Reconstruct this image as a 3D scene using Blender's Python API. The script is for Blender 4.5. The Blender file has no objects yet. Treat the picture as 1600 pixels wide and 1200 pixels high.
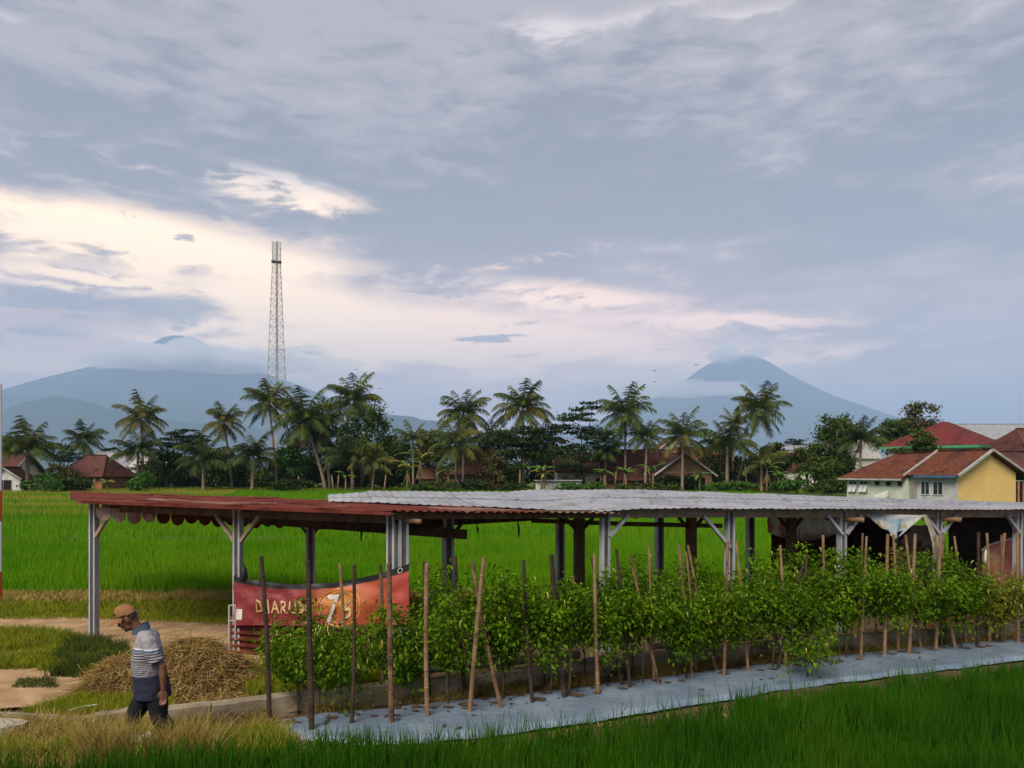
import bpy, math, random
import numpy as np
from mathutils import Vector, Matrix, noise as mnoise

random.seed(7)
rng = np.random.default_rng(11)
scn = bpy.context.scene
COL = scn.collection
PI = math.pi
F = 1200.0            # focal length of the photograph in its own pixels (1600 wide)
CAMZ = 3.0            # the photographer stands on a raised road
HORIZ = 735.0         # image row of the horizon: the camera is level and the frame shifted up

# ------------------------------------------------------------------ camera
cam = bpy.data.cameras.new("camera")
cam.sensor_width = 36.0
cam.lens = 36.0 * F / 1600.0
cam.clip_start = 0.1
cam.clip_end = 120000.0
camo = bpy.data.objects.new("camera", cam)
camo.location = (0, 0, CAMZ)
camo.rotation_euler = (PI / 2, 0, 0)
cam.shift_y = (HORIZ - 600.0) / 1600.0
COL.objects.link(camo)
scn.camera = camo

# ------------------------------------------------------------------ render settings
scn.render.engine = 'CYCLES'
scn.cycles.use_denoising = True
scn.cycles.max_bounces = 6
scn.cycles.diffuse_bounces = 3
scn.cycles.glossy_bounces = 2
scn.cycles.transmission_bounces = 3
scn.cycles.transparent_max_bounces = 8
scn.cycles.volume_bounces = 3
scn.view_settings.view_transform = 'Standard'
scn.view_settings.look = 'None'
scn.view_settings.gamma = 1.0
scn.view_settings.exposure = 1.0

# ------------------------------------------------------------------ sky and sun
SUN_AZ = math.radians(207)      # compass bearing of the sun seen from above, 0 = +Y, clockwise
SUN_EL = math.radians(46)

def pix_dir(px, py):
    return Vector(((px - 800) / F, 1.0, (HORIZ - py) / F)).normalized()

world = bpy.data.worlds.new("World")
scn.world = world
world.use_nodes = True
WN, WL = world.node_tree.nodes, world.node_tree.links
WN.clear()

class X:
    """a small expression wrapper round node sockets"""
    tree = None
    def __init__(s, v): s.v = v
    @staticmethod
    def m(op, *a, clamp=False):
        n = X.tree.nodes.new('ShaderNodeMath'); n.operation = op; n.use_clamp = clamp
        for i, q in enumerate(a):
            q = q.v if isinstance(q, X) else q
            if isinstance(q, (int, float)): n.inputs[i].default_value = float(q)
            else: X.tree.links.new(q, n.inputs[i])
        return X(n.outputs[0])
    def __add__(s, o): return X.m('ADD', s, o)
    __radd__ = __add__
    def __sub__(s, o): return X.m('SUBTRACT', s, o)
    def __rsub__(s, o): return X.m('SUBTRACT', o, s)
    def __mul__(s, o): return X.m('MULTIPLY', s, o)
    __rmul__ = __mul__
    def __truediv__(s, o): return X.m('DIVIDE', s, o)

def x_vec(a, b, c=0.0):
    n = X.tree.nodes.new('ShaderNodeCombineXYZ')
    for i, q in enumerate((a, b, c)):
        if isinstance(q, X): X.tree.links.new(q.v, n.inputs[i])
        else: n.inputs[i].default_value = q
    return n.outputs[0]

def x_noise(vec, scale, detail=6, rough=0.55, dist=0.0):
    n = X.tree.nodes.new('ShaderNodeTexNoise')
    n.inputs['Scale'].default_value = scale
    n.inputs['Detail'].default_value = detail
    n.inputs['Roughness'].default_value = rough
    n.inputs['Distortion'].default_value = dist
    X.tree.links.new(vec, n.inputs['Vector'])
    return X(n.outputs['Fac'])

def x_step(x, lo, hi):
    n = X.tree.nodes.new('ShaderNodeMapRange'); n.interpolation_type = 'SMOOTHSTEP'
    X.tree.links.new(x.v, n.inputs['Value'])
    n.inputs['From Min'].default_value = lo; n.inputs['From Max'].default_value = hi
    return X(n.outputs['Result'])

def x_mix(fac, a, b):
    n = X.tree.nodes.new('ShaderNodeMix'); n.data_type = 'RGBA'
    for key, q in ((0, fac), (6, a), (7, b)):
        q = q.v if isinstance(q, X) else q
        if isinstance(q, (int, float)): n.inputs[key].default_value = q
        elif isinstance(q, (tuple, list)): n.inputs[key].default_value = (*q, 1)
        else: X.tree.links.new(q, n.inputs[key])
    return X(n.outputs[2])

def srgb(r, g, b, k=1.0):
    f = lambda c: (c / 12.92 if c <= 0.04045 else ((c + 0.055) / 1.055) ** 2.4)
    return (f(r / 255) * k, f(g / 255) * k, f(b / 255) * k)


SKYDARK, SKYPALE, SKYMAUVE = (0.325, 0.30, 0.31), (0.60, 0.52, 0.52), (0.66, 0.52, 0.51)
SKYHORIZON, SKYLOWC = (3.0, 1.72, 1.22), (0.42, 0.36, 0.38)
SKYCREAM, SKYPINK, SKYWHITE = (2.75, 1.92, 1.14), (2.6, 1.66, 1.15), (1.15, 0.98, 0.92)
# openings (px, py, half width, half height, strength, tilt), and banks, given by where the photograph shows them
SKY_GAPS = [
    (230, 420, 430, 120, 0.42, 0.0), (680, 545, 420, 70, 0.38, 0.0), (1100, 560, 380, 50, 0.22, 0.0),
    (130, 352, 200, 34, 1.35, 0.0), (485, 312, 95, 20, 0.85, -0.10), (430, 285, 110, 14, 0.7, -0.15), (300, 258, 150, 20, 0.45, 0.0), (330, 400, 200, 18, 0.85, 0.0),
    (100, 428, 170, 14, 0.75, 0.0), (440, 490, 130, 62, 0.95, 0.0), (660, 520, 240, 52, 0.85, 0.0), (700, 402, 110, 8, 0.5, -0.05), (850, 405, 50, 8, 0.8, 0.0),
    (930, 456, 170, 14, 0.95, -0.12), (1160, 502, 170, 12, 1.1, -0.08), (900, 535, 260, 40, 0.65, 0.0), (1340, 546, 80, 11, 0.7, 0.0), (1390, 594, 80, 8, 0.6, 0.0),
    (845, 48, 75, 30, 1.0, 0.0), (1000, 22, 170, 13, 0.75, 0.12), (1180, 10, 110, 10, 0.6, 0.0), (40, 570, 110, 16, 0.5, 0.0), (60, 25, 60, 12, 0.3, 0.0)]
SKY_LIFT = [
    (200, 60, 520, 110, 0.16, 0.0), (900, 30, 420, 70, 0.24, 0.0), (1020, 270, 420, 130, -0.22, 0.0), (680, 350, 170, 60, -0.22, 0.0),
    (110, 190, 180, 50, -0.2, 0.0), (1500, 300, 300, 200, 0.06, 0.0)]
SKY_LOW = [
    (255, 482, 95, 22, 1.15, 0.06), (90, 472, 42, 22, 0.95, 0.0), (318, 325, 48, 13, 1.05, 0.0), (238, 330, 34, 12, 0.8, 0.0), (310, 285, 70, 14, 0.6, 0.0),
    (275, 375, 20, 7, 1.05, 0.0), (20, 455, 70, 14, 0.6, 0.0), (150, 412, 90, 8, 0.5, 0.0), (785, 524, 58, 6, 0.95, 0.0), (1000, 470, 60, 8, 0.4, 0.0),
    (40, 520, 110, 18, 0.6, 0.0), (470, 548, 70, 10, 0.7, -0.05), (600, 590, 150, 14, 0.6, 0.0), (880, 495, 70, 6, 0.5, 0.0), (1150, 530, 160, 8, 0.5, 0.0), (700, 450, 90, 9, 0.6, 0.0)]
SKY_C = dict(dark=SKYDARK, pale=SKYPALE, mauve=SKYMAUVE, horizon=SKYHORIZON, cream=SKYCREAM, pink=SKYPINK, white=SKYWHITE, lowcloud=SKYLOWC)
SUN_E = 3.0
HAZE_D = 1.0e-4
HAZE_COL = (0.50, 0.69, 0.96)
SKY_K = 0.48

X.tree = world.node_tree
SKYS = 0.1                      # Background strength; the cloud colours are divided by it
geo = WN.new('ShaderNodeTexCoord')
sep = WN.new('ShaderNodeSeparateXYZ'); WL.new(geo.outputs['Generated'], sep.inputs[0])
dx, dy, dz = (X(sep.outputs[i]) for i in range(3))
az = X.m('ARCTAN2', dx, dy)
el = X.m('ARCSINE', X.m('MAXIMUM', dz, 0.0))
nish = WN.new('ShaderNodeTexSky'); nish.sky_type = 'NISHITA'; nish.sun_disc = False
nish.sun_elevation = SUN_EL; nish.sun_rotation = SUN_AZ
nish.air_density = 1.2; nish.dust_density = 1.5; nish.ozone_density = 1.5
# a flat cloud deck seen in perspective, long streaks towards the horizon
den = X.m('MAXIMUM', dz, 0.0) + 0.16
deck = x_vec(dx / den, dy / den, 0.0)
flat = x_vec(az * 1.0, el * 3.2, 3.7)
n_big = x_noise(deck, 0.9, 5, 0.55, 0.6)
n_mid = x_noise(flat, 4.2, 7, 0.6, 0.4)
n_fine = x_noise(flat, 13.0, 7, 0.64, 0.5)
waz = az + (n_mid - 0.5) * 0.16 + (n_fine - 0.5) * 0.10
wel = el + (n_mid - 0.5) * 0.04 + (n_fine - 0.5) * 0.05

def blob(px, py, wx, wy, amp, tilt=0.0):
    """an opening or a bank of cloud centred where the photograph has one, in angles"""
    d = pix_dir(px, py); a0 = math.atan2(d.x, d.y); e0 = math.asin(d.z)
    A = (waz - a0); E = (wel - e0)
    if tilt: E = E - A * tilt
    A = A * (F / wx); E = E * (F / wy)
    return X.m('EXPONENT', (A * A + E * E) * -1.0) * amp

gap = None
for b in SKY_GAPS:
    g = blob(*b); gap = g if gap is None else gap + g
lift = None
for b in SKY_LIFT:
    g = blob(*b); lift = g if lift is None else lift + g
low = None
for b in SKY_LOW:
    g = blob(*b); low = g if low is None else low + g
grey = x_mix(x_step(n_big * 0.5 + 0.25 + (n_mid - 0.5) * 1.2 + (n_fine - 0.5) * 1.0 + lift, 0.30, 0.76), SKY_C['dark'], SKY_C['pale'])
grey = x_mix(x_step(n_fine * 0.5 + n_mid * 0.5, 0.42, 0.64) * 0.22, grey, SKY_C['mauve'])
hz = X.m('EXPONENT', el * el * -34.0)            # paler, pinker towards the horizon
hz = hz * (1.0 - x_step(az, 0.15, 0.5) * 0.5)
grey = x_mix(hz * 0.85, grey, SKY_C['horizon'])
open_ = x_step(gap * 0.96 - 0.05 + (n_mid - 0.5) * 2.1 + (n_fine - 0.5) * 2.2, 0.16, 1.30)
bright = x_mix(x_step(el + (n_mid - 0.5) * 0.06, 0.300, 0.365), x_mix(x_step(az, -0.35, 0.2), SKY_C['cream'], SKY_C['pink']), SKY_C['white'])
sky = x_mix(open_, grey, bright)
lowm = x_step(low + (n_fine - 0.5) * 2.0 + (n_mid - 0.5) * 0.8, 0.35, 0.85)
sky = x_mix(lowm * 0.8, sky, SKY_C['lowcloud'])
# the clear blue of the sky above thins through the cloud a little everywhere
sc = WN.new('ShaderNodeVectorMath'); sc.operation = 'SCALE'; sc.inputs['Scale'].default_value = SKY_K / SKYS
WL.new(sky.v, sc.inputs[0])
fin = x_mix(0.06, X(sc.outputs[0]), X(nish.outputs[0]))
bg = WN.new('ShaderNodeBackground'); bg.inputs['Strength'].default_value = SKYS
WL.new(fin.v, bg.inputs['Color'])
wo = WN.new('ShaderNodeOutputWorld'); WL.new(bg.outputs[0], wo.inputs['Surface'])
world.cycles.sampling_method = 'MANUAL'
world.cycles.sample_map_resolution = 512

sun = bpy.data.lights.new("sun", 'SUN')
sun.energy = SUN_E
sun.angle = math.radians(30)
sun.color = (1.0, 0.92, 0.82)
suno = bpy.data.objects.new("sun", sun)
sv = Vector((math.sin(SUN_AZ) * math.cos(SUN_EL), math.cos(SUN_AZ) * math.cos(SUN_EL), math.sin(SUN_EL)))
suno.rotation_euler = sv.to_track_quat('Z', 'Y').to_euler()
suno.location = sv * 50
COL.objects.link(suno)

# ------------------------------------------------------------------ helpers
def ray(px, py):
    return Vector(((px - 800) / F, 1.0, (HORIZ - py) / F))

def P(px, py, Y):
    """the point of the world plane y = Y that the photograph shows at a pixel"""
    d = ray(px, py); t = Y / d.y
    return Vector((d.x * t, Y, CAMZ + d.z * t))

def G(px, py, z=0.0):
    """the ground point (or the point at height z) at a pixel"""
    d = ray(px, py); t = (z - CAMZ) / d.z
    return Vector((d.x * t, d.y * t, z))

def setp(o, label=None, cat=None, group=None, kind=None):
    if label: o['label'] = label
    if cat: o['category'] = cat
    if group: o['group'] = group
    if kind: o['kind'] = kind
    return o

def thing(name, label, cat, loc=(0, 0, 0), rz=0.0, group=None):
    o = bpy.data.objects.new(name, None)
    o.empty_display_size = 0.2
    o.location = loc; o.rotation_euler = (0, 0, rz)
    COL.objects.link(o)
    return setp(o, label, cat, group)

def link(name, me, mat=None, parent=None, loc=None, rot=None):
    o = bpy.data.objects.new(name, me)
    if mat is not None and len(me.materials) == 0: me.materials.append(mat)
    COL.objects.link(o)
    if parent is not None: o.parent = parent
    if loc is not None: o.location = loc
    if rot is not None: o.rotation_euler = rot
    return o

def np_mesh(name, V, Fq, smooth=False, mats=None, midx=None):
    """V (n,3) floats, Fq (m,k) ints, all faces with k corners"""
    me = bpy.data.meshes.new(name)
    V = np.asarray(V, dtype=np.float32); Fq = np.asarray(Fq, dtype=np.int32)
    m, k = Fq.shape
    me.vertices.add(len(V)); me.vertices.foreach_set("co", V.ravel())
    me.loops.add(m * k); me.loops.foreach_set("vertex_index", Fq.ravel())
    me.polygons.add(m)
    me.polygons.foreach_set("loop_start", np.arange(0, m * k, k, dtype=np.int32))
    if smooth: me.polygons.foreach_set("use_smooth", np.ones(m, dtype=bool))
    if mats:
        for q in mats: me.materials.append(q)
    if midx is not None: me.polygons.foreach_set("material_index", np.asarray(midx, dtype=np.int32))
    me.update(calc_edges=True)
    return me

class MB:
    """collects simple solids into one mesh"""
    def __init__(s): s.v = []; s.f = []
    def add(s, vs, fs):
        n = len(s.v); s.v += [tuple(q) for q in vs]; s.f += [tuple(i + n for i in q) for q in fs]; return s
    def box(s, c, d, rz=0.0):
        c = Vector(c); h = Vector(d) / 2; R = Matrix.Rotation(rz, 3, 'Z')
        vs = [c + R @ Vector((sx * h.x, sy * h.y, sz * h.z)) for sz in (-1, 1) for sx, sy in ((-1, -1), (1, -1), (1, 1), (-1, 1))]
        return s.add(vs, [(3, 2, 1, 0), (4, 5, 6, 7), (0, 1, 5, 4), (1, 2, 6, 5), (2, 3, 7, 6), (3, 0, 4, 7)])
    def bar(s, p, q, w, h, up=(0, 0, 1)):
        p = Vector(p); q = Vector(q); d = (q - p).normalized(); up = Vector(up)
        if abs(d.dot(up)) > 0.98: up = Vector((0, 1, 0))
        a = d.cross(up).normalized(); b = a.cross(d).normalized()
        vs = [e + a * (sx * w / 2) + b * (sy * h / 2) for e in (p, q) for sx, sy in ((-1, -1), (1, -1), (1, 1), (-1, 1))]
        return s.add(vs, [(3, 2, 1, 0), (4, 5, 6, 7), (0, 1, 5, 4), (1, 2, 6, 5), (2, 3, 7, 6), (3, 0, 4, 7)])
    def tube(s, pts, rad, n=6, cap=True):
        pts = [Vector(p) for p in pts]; k = len(pts)
        if not hasattr(rad, '__len__'): rad = [rad] * k
        vs = []; ref = None
        for i, p in enumerate(pts):
            d = (pts[min(i + 1, k - 1)] - pts[max(i - 1, 0)]).normalized()
            if ref is None: ref = d.orthogonal().normalized()
            a = (ref - d * ref.dot(d)).normalized(); ref = a; b = d.cross(a)
            for j in range(n):
                t = 2 * PI * j / n
                vs.append(p + (a * math.cos(t) + b * math.sin(t)) * rad[i])
        fs = [(i * n + j, i * n + (j + 1) % n, (i + 1) * n + (j + 1) % n, (i + 1) * n + j) for i in range(k - 1) for j in range(n)]
        if cap: fs += [tuple(range(n - 1, -1, -1)), tuple((k - 1) * n + j for j in range(n))]
        return s.add(vs, fs)
    def poly(s, pts): return s.add(pts, [tuple(range(len(pts)))])
    def slab(s, pts, t):
        """a polygon given thickness t downwards along its normal"""
        pts = [Vector(p) for p in pts]; n = (pts[1] - pts[0]).cross(pts[2] - pts[0]).normalized() * t
        k = len(pts)
        return s.add(pts + [p - n for p in pts], [tuple(range(k)), tuple(range(2 * k - 1, k - 1, -1))] + [(i, i + k, (i + 1) % k + k, (i + 1) % k) for i in range(k)])
    def mesh(s, name, smooth=False):
        me = bpy.data.meshes.new(name); me.from_pydata(s.v, [], s.f)
        if smooth: me.polygons.foreach_set("use_smooth", [True] * len(me.polygons))
        me.update(); return me
    def build(s, name, mat, parent=None, smooth=False, loc=None):
        return link(name, s.mesh(name, smooth), mat, parent, loc)

def children_of(o): return [c for c in bpy.data.objects if c.parent is o]

# ------------------------------------------------------------------ materials
def M(name, c1, c2=None, scale=4.0, rough=0.8, spec=0.3, bump=0.0, bscale=None, island=False, transl=0.0,
      detail=5, metal=0.0, lo=0.35, hi=0.65, stretch=None, c3=None, s3=0.6, t3=(0.5, 0.7), coord='Object'):
    m = bpy.data.materials.new(name); m.use_nodes = True
    N, L = m.node_tree.nodes, m.node_tree.links
    X.tree = m.node_tree
    bs = N['Principled BSDF']
    bs.inputs['Roughness'].default_value = rough
    bs.inputs['Specular IOR Level'].default_value = spec
    bs.inputs['Metallic'].default_value = metal
    tc = N.new('ShaderNodeTexCoord'); vec = tc.outputs[coord]
    if stretch:
        mp = N.new('ShaderNodeMapping'); mp.inputs['Scale'].default_value = stretch
        L.new(vec, mp.inputs['Vector']); vec = mp.outputs[0]
    col = None
    if c2 is not None:
        fac = x_step(x_noise(vec, scale, detail), lo, hi)
        if island:
            gi = N.new('ShaderNodeNewGeometry')
            fac = fac * 0.4 + X(gi.outputs['Random Per Island']) * 0.6
        col = x_mix(fac, c1, c2)
        if c3 is not None:
            col = x_mix(x_step(x_noise(vec, s3, 4), *t3), col, c3)
        L.new(col.v, bs.inputs['Base Color'])
    else:
        bs.inputs['Base Color'].default_value = (*c1, 1)
    if bump:
        b = N.new('ShaderNodeBump'); b.inputs['Strength'].default_value = 1.0; b.inputs['Distance'].default_value = bump
        L.new(x_noise(vec, bscale or scale * 4, 6).v, b.inputs['Height']); L.new(b.outputs[0], bs.inputs['Normal'])
    if transl:
        t = N.new('ShaderNodeBsdfTranslucent'); mx = N.new('ShaderNodeMixShader'); mx.inputs[0].default_value = transl
        if col is not None: L.new(col.v, t.inputs['Color'])
        else: t.inputs['Color'].default_value = (*c1, 1)
        L.new(bs.outputs[0], mx.inputs[1]); L.new(t.outputs[0], mx.inputs[2])
        L.new(mx.outputs[0], N['Material Output'].inputs['Surface'])
    return m
# ================================================================== THE SETTING
def fbm(x, y, z=0.0, o=5):
    return mnoise.fractal(Vector((x, y, z)), 0.9, 2.1, o)

def grid_mesh(name, nx, ny, fn, smooth=True):
    V = [fn(i / (nx - 1), j / (ny - 1)) for j in range(ny) for i in range(nx)]
    Fq = [(j * nx + i, j * nx + i + 1, (j + 1) * nx + i + 1, (j + 1) * nx + i) for j in range(ny - 1) for i in range(nx - 1)]
    return np_mesh(name, V, Fq, smooth)

# ---- ground: one sheet out to the horizon
mg = bpy.data.materials.new("ground_soil"); mg.use_nodes = True
X.tree = mg.node_tree
N, L = mg.node_tree.nodes, mg.node_tree.links
tc = N.new('ShaderNodeTexCoord'); ob = tc.outputs['Object']
sp = N.new('ShaderNodeSeparateXYZ'); L.new(ob, sp.inputs[0])
gx, gy = X(sp.outputs[0]), X(sp.outputs[1])
n1 = x_noise(ob, 0.6, 6); n2 = x_noise(ob, 7.0, 6, 0.65); n3 = x_noise(ob, 45.0, 4, 0.6)
soil = x_mix(x_step(n2, 0.35, 0.68), (0.070, 0.042, 0.022), (0.135, 0.085, 0.045))
soil = x_mix(x_step(n3, 0.5, 0.72) * 0.6, soil, (0.20, 0.14, 0.075))
green = x_mix(x_step(n2, 0.3, 0.7), (0.030, 0.075, 0.008), (0.070, 0.14, 0.016))
fieldm = x_step(gy + (n1 - 0.5) * 1.2, 17.3, 18.0)
soil = x_mix(fieldm, soil, green)
front = x_step((gy - gx * 0.28) + (n1 - 0.5) * 0.5, 8.3, 8.0)
far = x_mix(x_step(x_noise(ob, 0.004, 5), 0.4, 0.6), (0.035, 0.06, 0.025), (0.06, 0.085, 0.03))
soil = x_mix(x_step(gy, 170.0, 260.0), soil, far)
bsd = N['Principled BSDF']; L.new(soil.v, bsd.inputs['Base Color']); bsd.inputs['Roughness'].default_value = 0.95
bsd.inputs['Specular IOR Level'].default_value = 0.15
bp = N.new('ShaderNodeBump'); bp.inputs['Distance'].default_value = 0.03
L.new((n2 * 0.6 + n3 * 0.4).v, bp.inputs['Height']); L.new(bp.outputs[0], bsd.inputs['Normal'])
xs = [-30000, -6000, -1200, -300, -80] + list(np.linspace(-30, 30, 61)) + [80, 300, 1200, 6000, 30000]
ys = [-30000, -3000, -300, -20] + list(np.linspace(0, 30, 61)) + [60, 120, 300, 1200, 5000, 30000]
V = [(x, y, 0.03 * fbm(x * 0.7, y * 0.7) if abs(x) < 31 and 0 < y < 31 else 0.0) for y in ys for x in xs]
nx = len(xs)
Fq = [(j * nx + i, j * nx + i + 1, (j + 1) * nx + i + 1, (j + 1) * nx + i) for j in range(len(ys) - 1) for i in range(nx - 1)]
setp(link("ground", np_mesh("ground", V, Fq, True), mg), "brown soil and grassy ground under the whole place", "ground", kind="structure")

# ---- pale dirt path passing left of the shed and in front of the straw
m_path = M("dirt_path", (0.29, 0.18, 0.092), (0.41, 0.27, 0.15), 2.5, 0.95, 0.1, bump=0.012, bscale=14, c3=(0.17, 0.11, 0.06), s3=1.1, t3=(0.56, 0.75))
def sheet_poly(name, pts, mat, z, label, cat, amp=0.06, step=0.25):
    """a flat patch of ground with a ragged outline"""
    out = []
    for i, p in enumerate(pts):
        q = pts[(i + 1) % len(pts)]; n = max(1, int((q - p).length / step))
        for k in range(n):
            w = p.lerp(q, k / n)
            out.append((w.x + amp * fbm(w.x * 3, w.y * 3, 1.3), w.y + amp * fbm(w.x * 3, w.y * 3, 7.7), z))
    me = bpy.data.meshes.new(name); me.from_pydata(out, [], [tuple(range(len(out)))]); me.update()
    return setp(link(name, me, mat), label, cat, kind="structure")
sheet_poly("path", [G(-500, 968), G(-80, 966), G(130, 967), G(380, 976), G(700, 985), G(860, 992), G(640, 1030), G(390, 1052), G(200, 1085), G(100, 1108), G(-60, 1116), G(-400, 1118)],
           m_path, 0.045, "pale bare dirt path left of the shed", "path", 0.12)

# ---- concrete kerb, a low wall along the planted bed
m_conc = M("old_concrete", (0.21, 0.165, 0.11), (0.33, 0.265, 0.185), 3.0, 0.9, 0.2, bump=0.006, bscale=30, c3=(0.075, 0.075, 0.045), s3=2.2, t3=(0.5, 0.7))
m_conc2 = M("pale_concrete", (0.28, 0.25, 0.20), (0.40, 0.36, 0.29), 5.0, 0.9, 0.2, bump=0.004, bscale=30)
def kerb(name, pxs, h, w, label, piece=1.6):
    root = thing(name, label, "kerb"); root['kind'] = 'structure'
    pts = [G(x, y, h) for x, y in pxs]
    line = [pts[0]]
    for a, b in zip(pts, pts[1:]):
        n = max(1, round((b - a).length / piece))
        line += [a.lerp(b, (k + 1) / n) for k in range(n)]
    for i, (a, b) in enumerate(zip(line, line[1:])):
        d = (b - a).normalized(); s = Vector((-d.y, d.x, 0))
        hz = h + 0.02 * fbm(a.x * 2, a.y * 2); off = 0.012 * fbm(a.x * 5, a.y, 3)
        a2, b2 = a + d * 0.006, b - d * 0.006
        vs = []
        n = 6
        for k in range(n + 1):
            p = a2.lerp(b2, k / n)
            e = 0.012 * fbm(p.x * 6, p.y * 6)
            for sw, zz in ((0, -0.05), (0, hz - 0.02 + e), (0.02, hz + e), (w - 0.02, hz + e * 0.5), (w, hz - 0.02), (w, -0.05)):
                q = p + s * (sw + off); vs.append((q.x, q.y, zz))
        fs = [(k * 6 + j, (k + 1) * 6 + j, (k + 1) * 6 + j + 1, k * 6 + j + 1) for k in range(n) for j in range(5)]
        fs += [tuple(range(5, -1, -1)), tuple(n * 6 + j for j in range(6))]
        MB().add(vs, fs).build("kerb_block", m_conc, root)
    return root
kerb("kerb", [(262, 1108), (330, 1101), (420, 1090), (500, 1079), (700, 1061), (945, 1029), (1200, 1004), (1440, 986), (1700, 966)], 0.26, 0.16, "low stained concrete kerb wall between shed and planted bed")
kerb("kerb", [(-120, 1114), (0, 1117), (90, 1122), (150, 1119), (205, 1110), (262, 1109)], 0.14, 0.14, "low pale concrete kerb at the edge of the dirt path", 1.2)

# ---- silver plastic mulch over the bed
m_mulch = M("silver_mulch_film", (0.12, 0.165, 0.215), (0.185, 0.235, 0.29), 1.6, 0.30, 0.6, bump=0.022, bscale=11, c3=(0.13, 0.14, 0.145), s3=2.6, t3=(0.58, 0.78))
FR = [(472, 1160), (560, 1168), (650, 1168), (800, 1151), (1000, 1119), (1200, 1087), (1400, 1059), (1700, 1022)]
RE = [(385, 1139), (500, 1121), (610, 1110), (700, 1101), (830, 1089), (1000, 1066), (1200, 1042), (1300, 1030), (1400, 1019), (1700, 992)]
def interp(tab, px): return float(np.interp(px, [a for a, _ in tab], [b for _, b in tab]))
def mulch_pt(u, v):
    pf = 472 + (1700 - 472) * u; pr = 385 + (1700 - 385) * u
    a = G(pf, interp(FR, pf)); b = G(pr, interp(RE, pr))
    p = a.lerp(b, v)
    prof = min(1.0, v / 0.05) ** 0.6 if v < 0.05 else 1.0
    if v > 0.88: prof = max(0.0, (1 - v) / 0.12) ** 0.5
    z = 0.03 + 0.055 * prof + 0.010 * fbm(p.x * 2.2, p.y * 2.2) + 0.007 * fbm(p.x * 9, p.y * 7, 2) + 0.006 * math.sin(p.x * 5 + 2 * fbm(p.x, p.y)) * v
    if u < 0.02: z *= 0.5 + u * 25
    p.y += 0.05 * fbm(p.x * 1.5, 0.3, v * 2) * (1 - v)
    return (p.x, p.y, max(0.02, z))
setp(link("plastic_mulch", grid_mesh("plastic_mulch", 260, 26, mulch_pt), m_mulch), "long silver blue plastic mulch sheet laid over the chili bed", "plastic sheet")

# ---- mountains: volcano cones at their real distance, and nearer ridges
m_mtn = M("forest_slope", (0.016, 0.03, 0.024), (0.026, 0.042, 0.034), 0.0012, 0.95, 0.05, detail=8)
def volcano(name, label, Y, apex, slopes, seed):
    """slopes: (distance px from the apex, height px above the horizon), the profile seen from here turned into a cone"""
    c = P(apex, 735, Y); k = Y / F
    rs = [a * k for a, _ in slopes]; hs = [b * k for _, b in slopes]
    na, nr = 160, 70
    V = []; R = rs[-1]
    for j in range(nr):
        r = R * (j / (nr - 1)) ** 1.3
        for i in range(na):
            t = 2 * PI * i / na
            h = float(np.interp(r, rs, hs))
            rid = fbm(math.cos(t) * 3.0, math.sin(t) * 3.0, seed, 6)
            h2 = h + rid * 0.05 * hs[0] * min(1, r / (0.12 * R)) * (1 - r / R) - 0.0
            V.append((c.x + math.cos(t) * r, c.y + math.sin(t) * r, max(h2, 0) - (0 if j < nr - 1 else 0.5)))
    Fq = [(j * na + i, (j + 1) * na + i, (j + 1) * na + (i + 1) % na, j * na + (i + 1) % na) for j in range(nr - 1) for i in range(na)]
    return setp(link(name, np_mesh(name, V, Fq, True), m_mtn), label, "mountain", kind="structure")
volcano("mountain", "pointed blue volcano on the right with cloud at its tip", 17000, 1152,
        [(0, 177), (16, 178), (34, 171), (54, 160), (84, 138), (148, 103), (238, 68), (360, 32), (520, 8), (640, 0)], 3.1)
volcano("mountain", "broad blue volcano on the left behind a belt of cloud", 15200, 281,
        [(0, 206), (22, 207), (34, 200), (60, 180), (100, 158), (150, 142), (200, 124), (260, 100), (340, 78), (480, 40), (640, 12), (800, 0)], 8.4)
def ridge(name, label, Y, prof, depth, seed):
    xs_ = np.arange(prof[0][0], prof[-1][0] + 1, 6.0)
    k = Y / F; V = []; nj = 9
    for j in range(nj):
        w = j / (nj - 1); e = math.sin(PI * w) ** 0.8 if 0 < j < nj - 1 else 0.0
        for x in xs_:
            y = Y + depth * (w - 0.5)
            X0 = (x - 800) * k
            h = (735 - float(np.interp(x, [a for a, _ in prof], [b for _, b in prof]))) * k
            h += fbm(X0 / 260.0, y / 260.0, seed, 6) * 22 + fbm(X0 / 60.0, y / 60.0, seed, 4) * 8
            V.append((X0, y, max(0.0, h) * e))
    n = len(xs_)
    Fq = [(j * n + i, j * n + i + 1, (j + 1) * n + i + 1, (j + 1) * n + i) for j in range(nj - 1) for i in range(n - 1)]
    return setp(link(name, np_mesh(name, V, Fq, True), m_mtn), label, "hill", kind="structure")
ridge("hill", "low blue ridge at the far left in front of the broad volcano", 8200, [(-500, 660), (-300, 640), (-60, 655), (10, 645), (60, 624), (85, 619), (120, 623), (160, 634), (200, 650), (255, 655), (330, 664), (420, 668), (520, 672), (560, 664), (590, 651), (608, 645), (625, 649), (660, 654), (700, 660), (760, 676), (850, 700), (1000, 735)], 1800, 1.0)
ridge("hill", "fainter blue ridge behind the far left ridge", 11500, [(-500, 640), (-200, 625), (-30, 608), (0, 612), (30, 617), (60, 622), (100, 640), (140, 645), (165, 634), (185, 640), (230, 655), (300, 650), (360, 658), (500, 668), (640, 700), (760, 735)], 2000, 5.0)

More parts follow.
